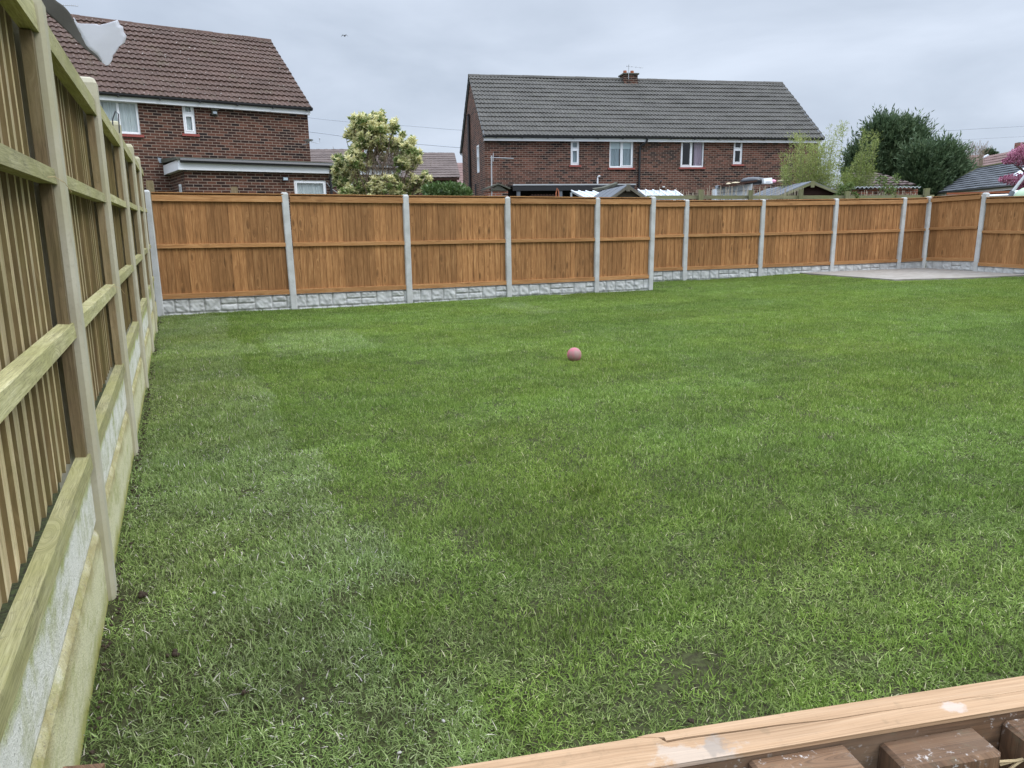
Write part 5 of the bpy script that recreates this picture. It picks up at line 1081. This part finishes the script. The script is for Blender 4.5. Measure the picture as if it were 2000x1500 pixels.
mb = MB(); pp = at(1088, 374, 25); mb.tube([pp + Vector((-.04, 0, -2.6)), pp + Vector((-.03, 0, -.05)), pp + Vector((.0, 0, .12))], .035, 6, r2=.01); mb.tube([pp + Vector((.07, 0, -.4)), pp + Vector((.05, 0, .0)), pp + Vector((.01, 0, .1))], .03, 6, r2=.01); tag(mb.build('garden_ornament', 'orange_pot'), 'orange-brown pointed ornament in front of the dark lean-to', 'ornament')

# ---- old mossy fence standing behind the new right-hand fence, with cane screening
of = empty('old_garden_fence', (0, 0, 0), 0, 'old mossy green timber fence with cane screening just behind the right-hand new fence', 'fence')
OA, OB = at(1262, 381, 18.2), at(1668, 381, 19.4); OC = at(1826, 380, 20.6)
def opt(px):
    a, b_, pa, pb_ = (OA, OB, 1262, 1668) if px < 1668 else (OB, OC, 1668, 1826)
    # solve parameter along the line for this pixel column
    d = ray(px, 381); A2, D2 = Vector((a.x, a.y)), Vector((b_.x - a.x, b_.y - a.y)); r2 = Vector((d.x, d.y)); det = r2.x * (-D2.y) + D2.x * r2.y; t = (r2.x * (A2.y) - r2.y * A2.x) / (r2.y * D2.x - r2.x * D2.y) ; return a + (b_ - a) * t
mb = MB(); zt_ = OA.z
for px, w_, top_, mt in ((1369, .10, .13, 1), (1466, .085, .12, 0), (1564, .085, .14, 0), (1655, .085, .10, 0), (1809, .12, .17, 0)):
    p = opt(px); m2 = MB(); m2.box(p.x - w_ * .55, p.x + w_ * .55, p.y - .05, p.y + .05, -.3, p.z + top_ + .0, rnd.random(), 2); m2.build('post', 'mossy_timber', of)
for a, b_ in ((1264, 1366), (1373, 1463), (1469, 1561), (1567, 1652), (1658, 1806), (1813, 1826)):
    m2 = MB(); pa, pb_ = opt(a), opt(b_); m2.beam(pa + Vector((0, .06, -.05)), pb_ + Vector((0, .06, -.05)), .04, .085, rnd.random()); m2.build('rail', 'mossy_timber', of)
    m3 = MB(); m3.beam(pa + Vector((0, .10, -.9)), pb_ + Vector((0, .10, -.9)), .02, 1.5, rnd.random()); m3.build('board', 'grey_timber', of)
m2 = MB(); rr2 = random.Random(9)
for px in np.arange(1385, 1572, 2.5):
    if 1440 < px < 1452 or 1500 < px < 1506: continue
    p = opt(px); h_ = rr2.uniform(.06, .20) + .05; m2.tube([p + Vector((0, .13, -1.2)), p + Vector((rr2.gauss(0, .025), .13, h_))], .006, 3)
for px in np.arange(1330, 1385, 2.6):
    p = opt(px); m2.tube([p + Vector((0, .13, -1.2)), p + Vector((rr2.gauss(0, .03), .13, rr2.uniform(.0, .14)))], .006, 3)
for px in (1266, 1275, 1288, 1302, 1316): p = opt(px); m2.tube([p + Vector((0, .13, -.5)), p + Vector((rr2.gauss(0, .05), .13, rr2.uniform(.1, .22)))], .006, 3)
for px in np.arange(1662, 1800, 3.5):
    p = opt(px); m2.tube([p + Vector((0, .13, -.6)), p + Vector((rr2.gauss(0, .03), .13, rr2.uniform(.0, .13)))], .006, 3)
tag(m2.build('cane_screen', 'cane', of), kind='stuff')
def ivy(label, spec_, Y, n, seed, name='ivy'):
    rs = np.random.RandomState(seed); o_ = empty(name, at(spec_[0][0], 400, Y) * 1.0, 0, label, 'ivy'); o_.location.z = -.3; b0 = np.array(o_.location)
    cen, nv, r_, _ = blob_points(rs, [cb(a, b_, c, d, Y, c) for a, b_, c, d in spec_], n); leaves('foliage', cen - b0, nv, .06, .02, .4 + rs.uniform(-.4, .4, n), 'leaf_ivy', o_, rs)
    mb = MB()
    for i in range(0, n, max(1, n // 24)):
        c = Vector(cen[i] - b0); mb.tube([(0, 0, 0), Vector((c.x * .6, c.y, c.z * .6)), c], .008, 4, r2=.003)
    mb.build('stems', 'twig', o_)
ivy('ivy tangle spilling over the mossy fence in front of the brick shed', [(1735, 368, 15, 9), (1722, 352, 10, 8), (1750, 350, 9, 9), (1738, 380, 14, 8)], 20.2, 520, 31)
ivy('ivy clump over the mossy fence at the right foot of the wide brown shed', [(1645, 372, 10, 10), (1660, 366, 8, 8), (1640, 384, 10, 6), (1668, 384, 8, 8)], 19.6, 800, 32)
# stub posts of the neighbour's old fence seen above the back fence
for px, py, lab in ((293, 361, 'timber post stub behind the back fence near its left end'), (458, 373, 'timber post stub behind the middle of the first new panel')):
    p = at(px, py, 13.0); mb = MB(); mb.box(-.055, .055, -.05, .05, -2.0, .05, .5, 2); mb.box(-.05, .05, -.045, .045, .05, .07, .5, 2); tag(mb.build('timber_post', 'old_batten', loc=p, rotz=.3), lab, 'post', 'post stubs behind the back fence')
# red-leaved twig and pink bits behind corner
# trampoline-like net pole and pale cover at far right
tp = empty('net_pole', (0, 0, 0), 0, 'curved grey padded pole leaning behind the fence at the right edge', 'pole'); P = [at(1968, 392, 17.5), at(1978, 374, 17.5), at(1990, 358, 17.5), at(2003, 342, 17.5), at(2022, 325, 17.5)]
tp.location = (P[0].x, P[0].y, 0); q0 = Vector(tp.location)
mb = MB(); mb.tube([Vector((-.35, 0, 0)), P[0] - q0, P[1] - q0], .055, 8); mb.build('foam_sleeve', 'grey_felt', tp); mb = MB(); mb.tube([p - q0 for p in P[1:]], .035, 8); mb.build('pole', 'galvanised', tp)
lump('pale_cover', 'pale green plastic cover bulging behind the fence at the right edge', 'cover', 2008, 386, 26, 20, 17.2, 'light_green', .02)
lump('grey_cover', 'light grey cover beside the leaning pole at the right edge', 'cover', 1985, 380, 14, 8, 17.8, 'white_paint', .05)
mb = MB(); a, b_ = at(1915, 383, 18.5), at(1976, 380.5, 18.5); mb.tube([a, b_], .03, 6); tag(mb.build('white_rail', 'upvc'), 'thin white horizontal rail behind the right-hand post', 'rail')
mb = MB(); a, b_ = at(1850, 378.5, 24), at(1985, 374.5, 22); mb.beam(a, b_, .06, .06); tag(mb.build('brown_rail', 'orange_pot'), 'thin reddish horizontal rail below the bungalow gutter', 'rail')
# overhead wires
def wire_(label, pts, Y, r_=.012, mt='wire_far', grp='overhead wires across the sky'):
    mb = MB(); mb.tube([at(a, b_, y_) for (a, b_), y_ in zip(pts, Y)], r_, 4); tag(mb.build('overhead_wire', mt), label, 'wire', grp)
wire_('upper overhead wire crossing behind the flowering shrub', [(560, 225), (640, 234), (720, 242), (800, 246), (870, 252), (1000, 261)], [40] * 6, .011)
wire_('lower overhead wire crossing behind the flowering shrub', [(560, 252), (640, 262), (720, 273), (810, 281), (905, 289), (1000, 296)], [40] * 6, .016)
wire_('upper overhead wire sloping up to the right above the slate bungalow', [(1700, 266), (1820, 257), (1900, 252), (2080, 242)], [48] * 4, .014)
wire_('lower overhead wire near the skyline above the slate bungalow', [(1700, 281), (1860, 274), (2080, 262)], [48] * 3, .010)
# bird
p = at(673, 70, 45); mb = MB(); mb.ball((0, 0, 0), .05, 8, (1.0, 2.2, .8)); bd = mb.build('bird', 'wire', loc=p, smooth=True); tag(bd, 'tiny dark bird flying high in the sky', 'bird')
for s_ in (-1, 1):
    mb = MB(); mb.hexa([(0, -.05, .0), (s_ * .10, -.04, .05), (s_ * .10, .06, .05), (0, .06, 0), (0, -.05, .02), (s_ * .10, -.04, .065), (s_ * .10, .06, .065), (0, .06, .02)]); mb.hexa([(s_ * .10, -.04, .05), (s_ * .20, .02, -.03), (s_ * .20, .05, -.03), (s_ * .10, .06, .05), (s_ * .10, -.04, .065), (s_ * .20, .02, -.02), (s_ * .20, .05, -.02), (s_ * .10, .06, .065)]); mb.build('wing', 'wire', bd)
# aerial over the left roof
mb = MB(); a, b_ = at(120, 9.5, 27), at(152, 11.5, 27); mb.tube([a, b_], .012, 4)
for k in range(9): p = a.lerp(b_, k / 8); mb.tube([p + Vector((0, 0, -.03)), p + Vector((0, 0, .03))], .008, 4)
tag(mb.build('tv_aerial', 'galvanised'), 'thin grey television aerial above the left roof at the top left', 'aerial')

# ---- torn plastic sheet caught on the first post of the left fence
ts = empty('torn_sheet', at(100, 60, 3.1), 0, 'torn grey plastic sheet with ragged pale flap caught above the left fence', 'plastic sheet'); t0 = Vector(ts.location)
def strip_mesh(A, B, Y_A, Y_B, n=18, jag=0.0, th=.003):
    mb = MB(); 
    def samp(L, t):
        k = t * (len(L) - 1); i = min(len(L) - 2, int(k)); f = k - i; return (L[i][0] * (1 - f) + L[i + 1][0] * f, L[i][1] * (1 - f) + L[i + 1][1] * f)
    m_ = 8; G = []
    for i in range(n + 1):
        t = i / n; a = samp(A, t); b_ = samp(B, t); row = []
        for j in range(m_ + 1):
            s_ = j / m_; x, y = a[0] * (1 - s_) + b_[0] * s_, a[1] * (1 - s_) + b_[1] * s_; Y = Y_A + (Y_B - Y_A) * (x - 60) / 180 + .004 * math.sin(x / 23 + y / 31)
            row.append(at(x, y, Y) - t0)
        G.append(row)
    for i in range(n):
        for j in range(m_): mb.quad([G[i][j], G[i][j + 1], G[i + 1][j + 1], G[i + 1][j]])
    return mb
A = [(50, -30), (75, 5), (83, 18), (105, 37), (130, 60), (154, 84), (168, 97), (186, 111), (198, 123)]
B = [(85, -30), (107, 0), (124, 11), (136, 24), (146, 44), (160, 72), (170, 92), (187, 105), (198, 119)]
o = strip_mesh(A, B, 3.0, 3.10).build('folded_edge', 'grey_membrane', ts, smooth=True)
A = [(143, 34), (148, 50), (158, 66), (163, 80), (169, 94), (178, 101), (187, 106), (196, 116), (200, 123), (206, 127)]
B = [(145, 35), (152, 46), (170, 46.5), (189, 47), (194, 49), (208, 46), (220, 42), (230, 39), (234, 48), (240, 52), (242, 62), (247, 70), (246, 77), (243, 84), (233, 91), (228, 100), (221, 108), (219, 118), (213, 127), (206, 128)]
o = strip_mesh(A, B, 3.11, 3.20, 57).build('flap', 'torn_plastic', ts, smooth=True)
for o_ in ts.children:
    sm_ = o_.modifiers.new('thickness', 'SOLIDIFY'); sm_.thickness = .0015

# weed at fence corner
rs = np.random.RandomState(44); wd = empty('weed', at(308, 560, 11.15) * 1.0, 0, 'small bright green weed growing by the first new concrete post', 'weed'); wd.location.z = 0; b0 = np.array(wd.location)
cen, nv, r_, _ = blob_points(rs, [(b0[0] - .07, b0[1] - .02, z, .05, .05, .14, 1) for z in (.15, .35, .6, .85)], 150); leaves('foliage', cen - b0, nv, .05, .018, .5 + rs.uniform(-.4, .4, 150), 'leaf_weed', wd, rs)
mb = MB(); mb.tube([(-.07, -.02, 0), (-.06, -.02, .5), (-.08, -.02, 1.0)], .005, 4); mb.build('stem', 'leaf_weed', wd)

# ------------------------------------------------------------------ front picket fence (foreground)
FF = empty('picket_fence', (0.172, 0.542, -0.0125), math.atan2(0.106, 0.539), 'low brown picket fence with a pale split top rail across the bottom right corner', 'fence')
# local x along, local y away; rail front edge y -0.045..0
q = random.Random(5)
mb = MB(); mb.box(-1.6, 1.5, -.0355, -.001, .835, .9042, .5, 0); mb.build('rail', 'dark_timber', FF)
# top rail: near strip full length, far strip broken off at the split
near = []; n = 120
def crack(x):   # y of split line
    t = (x + .055) / .32
    if t < 0: return None
    return -.011 - .007 * min(1, t) + .0009 * math.sin(t * 9) + .0004 * math.sin(t * 23)
X0, X1 = -1.6, 1.5; cap = MB()
xs_ = [X0, -.4] + list(np.linspace(-.35, .3, 90)) + [.6, 1.0, X1]
def capseg(mb, pts, z0, z1, tn):
    for (xa, na, fa), (xb, nb, fb) in zip(pts[:-1], pts[1:]):
        P = [(xa, na, z0), (xb, nb, z0), (xb, fb, z0), (xa, fa, z0), (xa, na, z1), (xb, nb, z1), (xb, fb, z1), (xa, fa, z1)]; mb.hexa(P, tn, 0)
npts = []; fpts = []
for x in xs_:
    fuzz = q.uniform(-.0004, .0004)
    if x < -.055: npts.append((x, -.0365, -.0015))
    elif x < .265: c = crack(x); g_ = max(0, 1 - (x + .055) / .26); npts.append((x, -.0365, c - .0013 * g_)); fpts.append((x, c + .0007 * g_, .0))
    else: npts.append((x, -.0365, -.0182)); fpts.append((x, -.0181, .0))
capseg(cap, npts, .9050, .909, .5); cp_ = cap.build('rail_top', 'sawn_top', FF)
sp_ = MB(); x0_ = fpts[0][0]
sp_.hexa([(x0_ - .022, -.001, .900), (x0_, fpts[0][1] + .004, .9), (x0_, .0, .9), (x0_ - .012, .0, .9), (x0_ - .022, -.001, .9094), (x0_, fpts[0][1] + .004, .9094), (x0_, .0, .9094), (x0_ - .012, .0, .9094)], .55, 0)
capseg(sp_, fpts, .9045, .9094, .55); sp_.build('split_strip', 'sawn_top', FF)
x = -1.454; k = 0
while x < 1.4:
    w_ = q.uniform(.088, .093); zt_ = .902 + q.uniform(-.006, .001); m2 = MB(); c = .004; a, b_ = x, x + w_; y0, y1 = -.0690, -.0372
    ring = [(a + c, y0), (b_ - c, y0), (b_, y0 + c), (b_, y1), (a, y1), (a, y0 + c)]; nz2 = []
    zs = [(.02, 0), (zt_ - .003, 0), (zt_, .003)]
    RR = [[(xx + (.003 if xx < (a + b_) / 2 else -.003) * (1 if kk_ else 0), yy + (.003 if yy < -.058 else 0) * (1 if kk_ else 0), z + q.uniform(-.0008, .0008) * (1 if kk_ else 0)) for xx, yy in ring] for z, kk_ in zs]
    tn = q.random()
    for aa in range(2):
        for i in range(6):
            j = (i + 1) % 6; m2.quad([RR[aa][i], RR[aa][j], RR[aa + 1][j], RR[aa + 1][i]], tn, [(RR[aa][i][0] + RR[aa][i][1], RR[aa][i][2]), (RR[aa][j][0] + RR[aa][j][1], RR[aa][j][2]), (RR[aa + 1][j][0] + RR[aa + 1][j][1], RR[aa + 1][j][2]), (RR[aa + 1][i][0] + RR[aa + 1][i][1], RR[aa + 1][i][2])])
    m2.quad(RR[2], tn, [(p[1] * 3, p[0] * .5) for p in RR[2]])
    m2.build('picket', 'dark_timber', FF); x += .122; k += 1
m2 = MB(); m2.tube([(.236, -.056, .872), (.25, -.06, .878), (.27, -.062, .880), (.285, -.06, .876)], .0011, 5); m2.tube([(.236, -.058, .862), (.248, -.06, .874), (.256, -.06, .878)], .0013, 5); m2.tube([(.232, -.056, .876), (.25, -.06, .8775)], .0012, 5)
m2.build('wood_splinter', 'straw_fibre', FF)
p = at(147, 1520, .40); mb = MB(); mb.box(-.013, .013, -.012, .012, -p.z, 0, .6, 2); tag(mb.build('timber_stake', 'dark_timber', loc=p, rotz=.1), 'top of a thin brown stake at the bottom left edge of the photo', 'stake')

# strands of dry straw on the old fence rails
for k, (s_, z_, lab) in enumerate(((1.45, 1.02, 'dry bent straw caught on the second bay rail of the left fence'), (-.25, 1.47, 'dry bent straw hanging from the upper rail by the first post'))):
    p = PL + nB * s_ + uB * .01; mb = MB(); a = Vector((p.x, p.y, z_)); mb.tube([a, a + Vector((.015, .04, .004)), a + Vector((.025, .07, -.012)), a + Vector((.03, .09, -.04))], .0011, 4); tag(mb.build('straw', 'straw_fibre'), lab, 'straw', 'straws on the left fence')
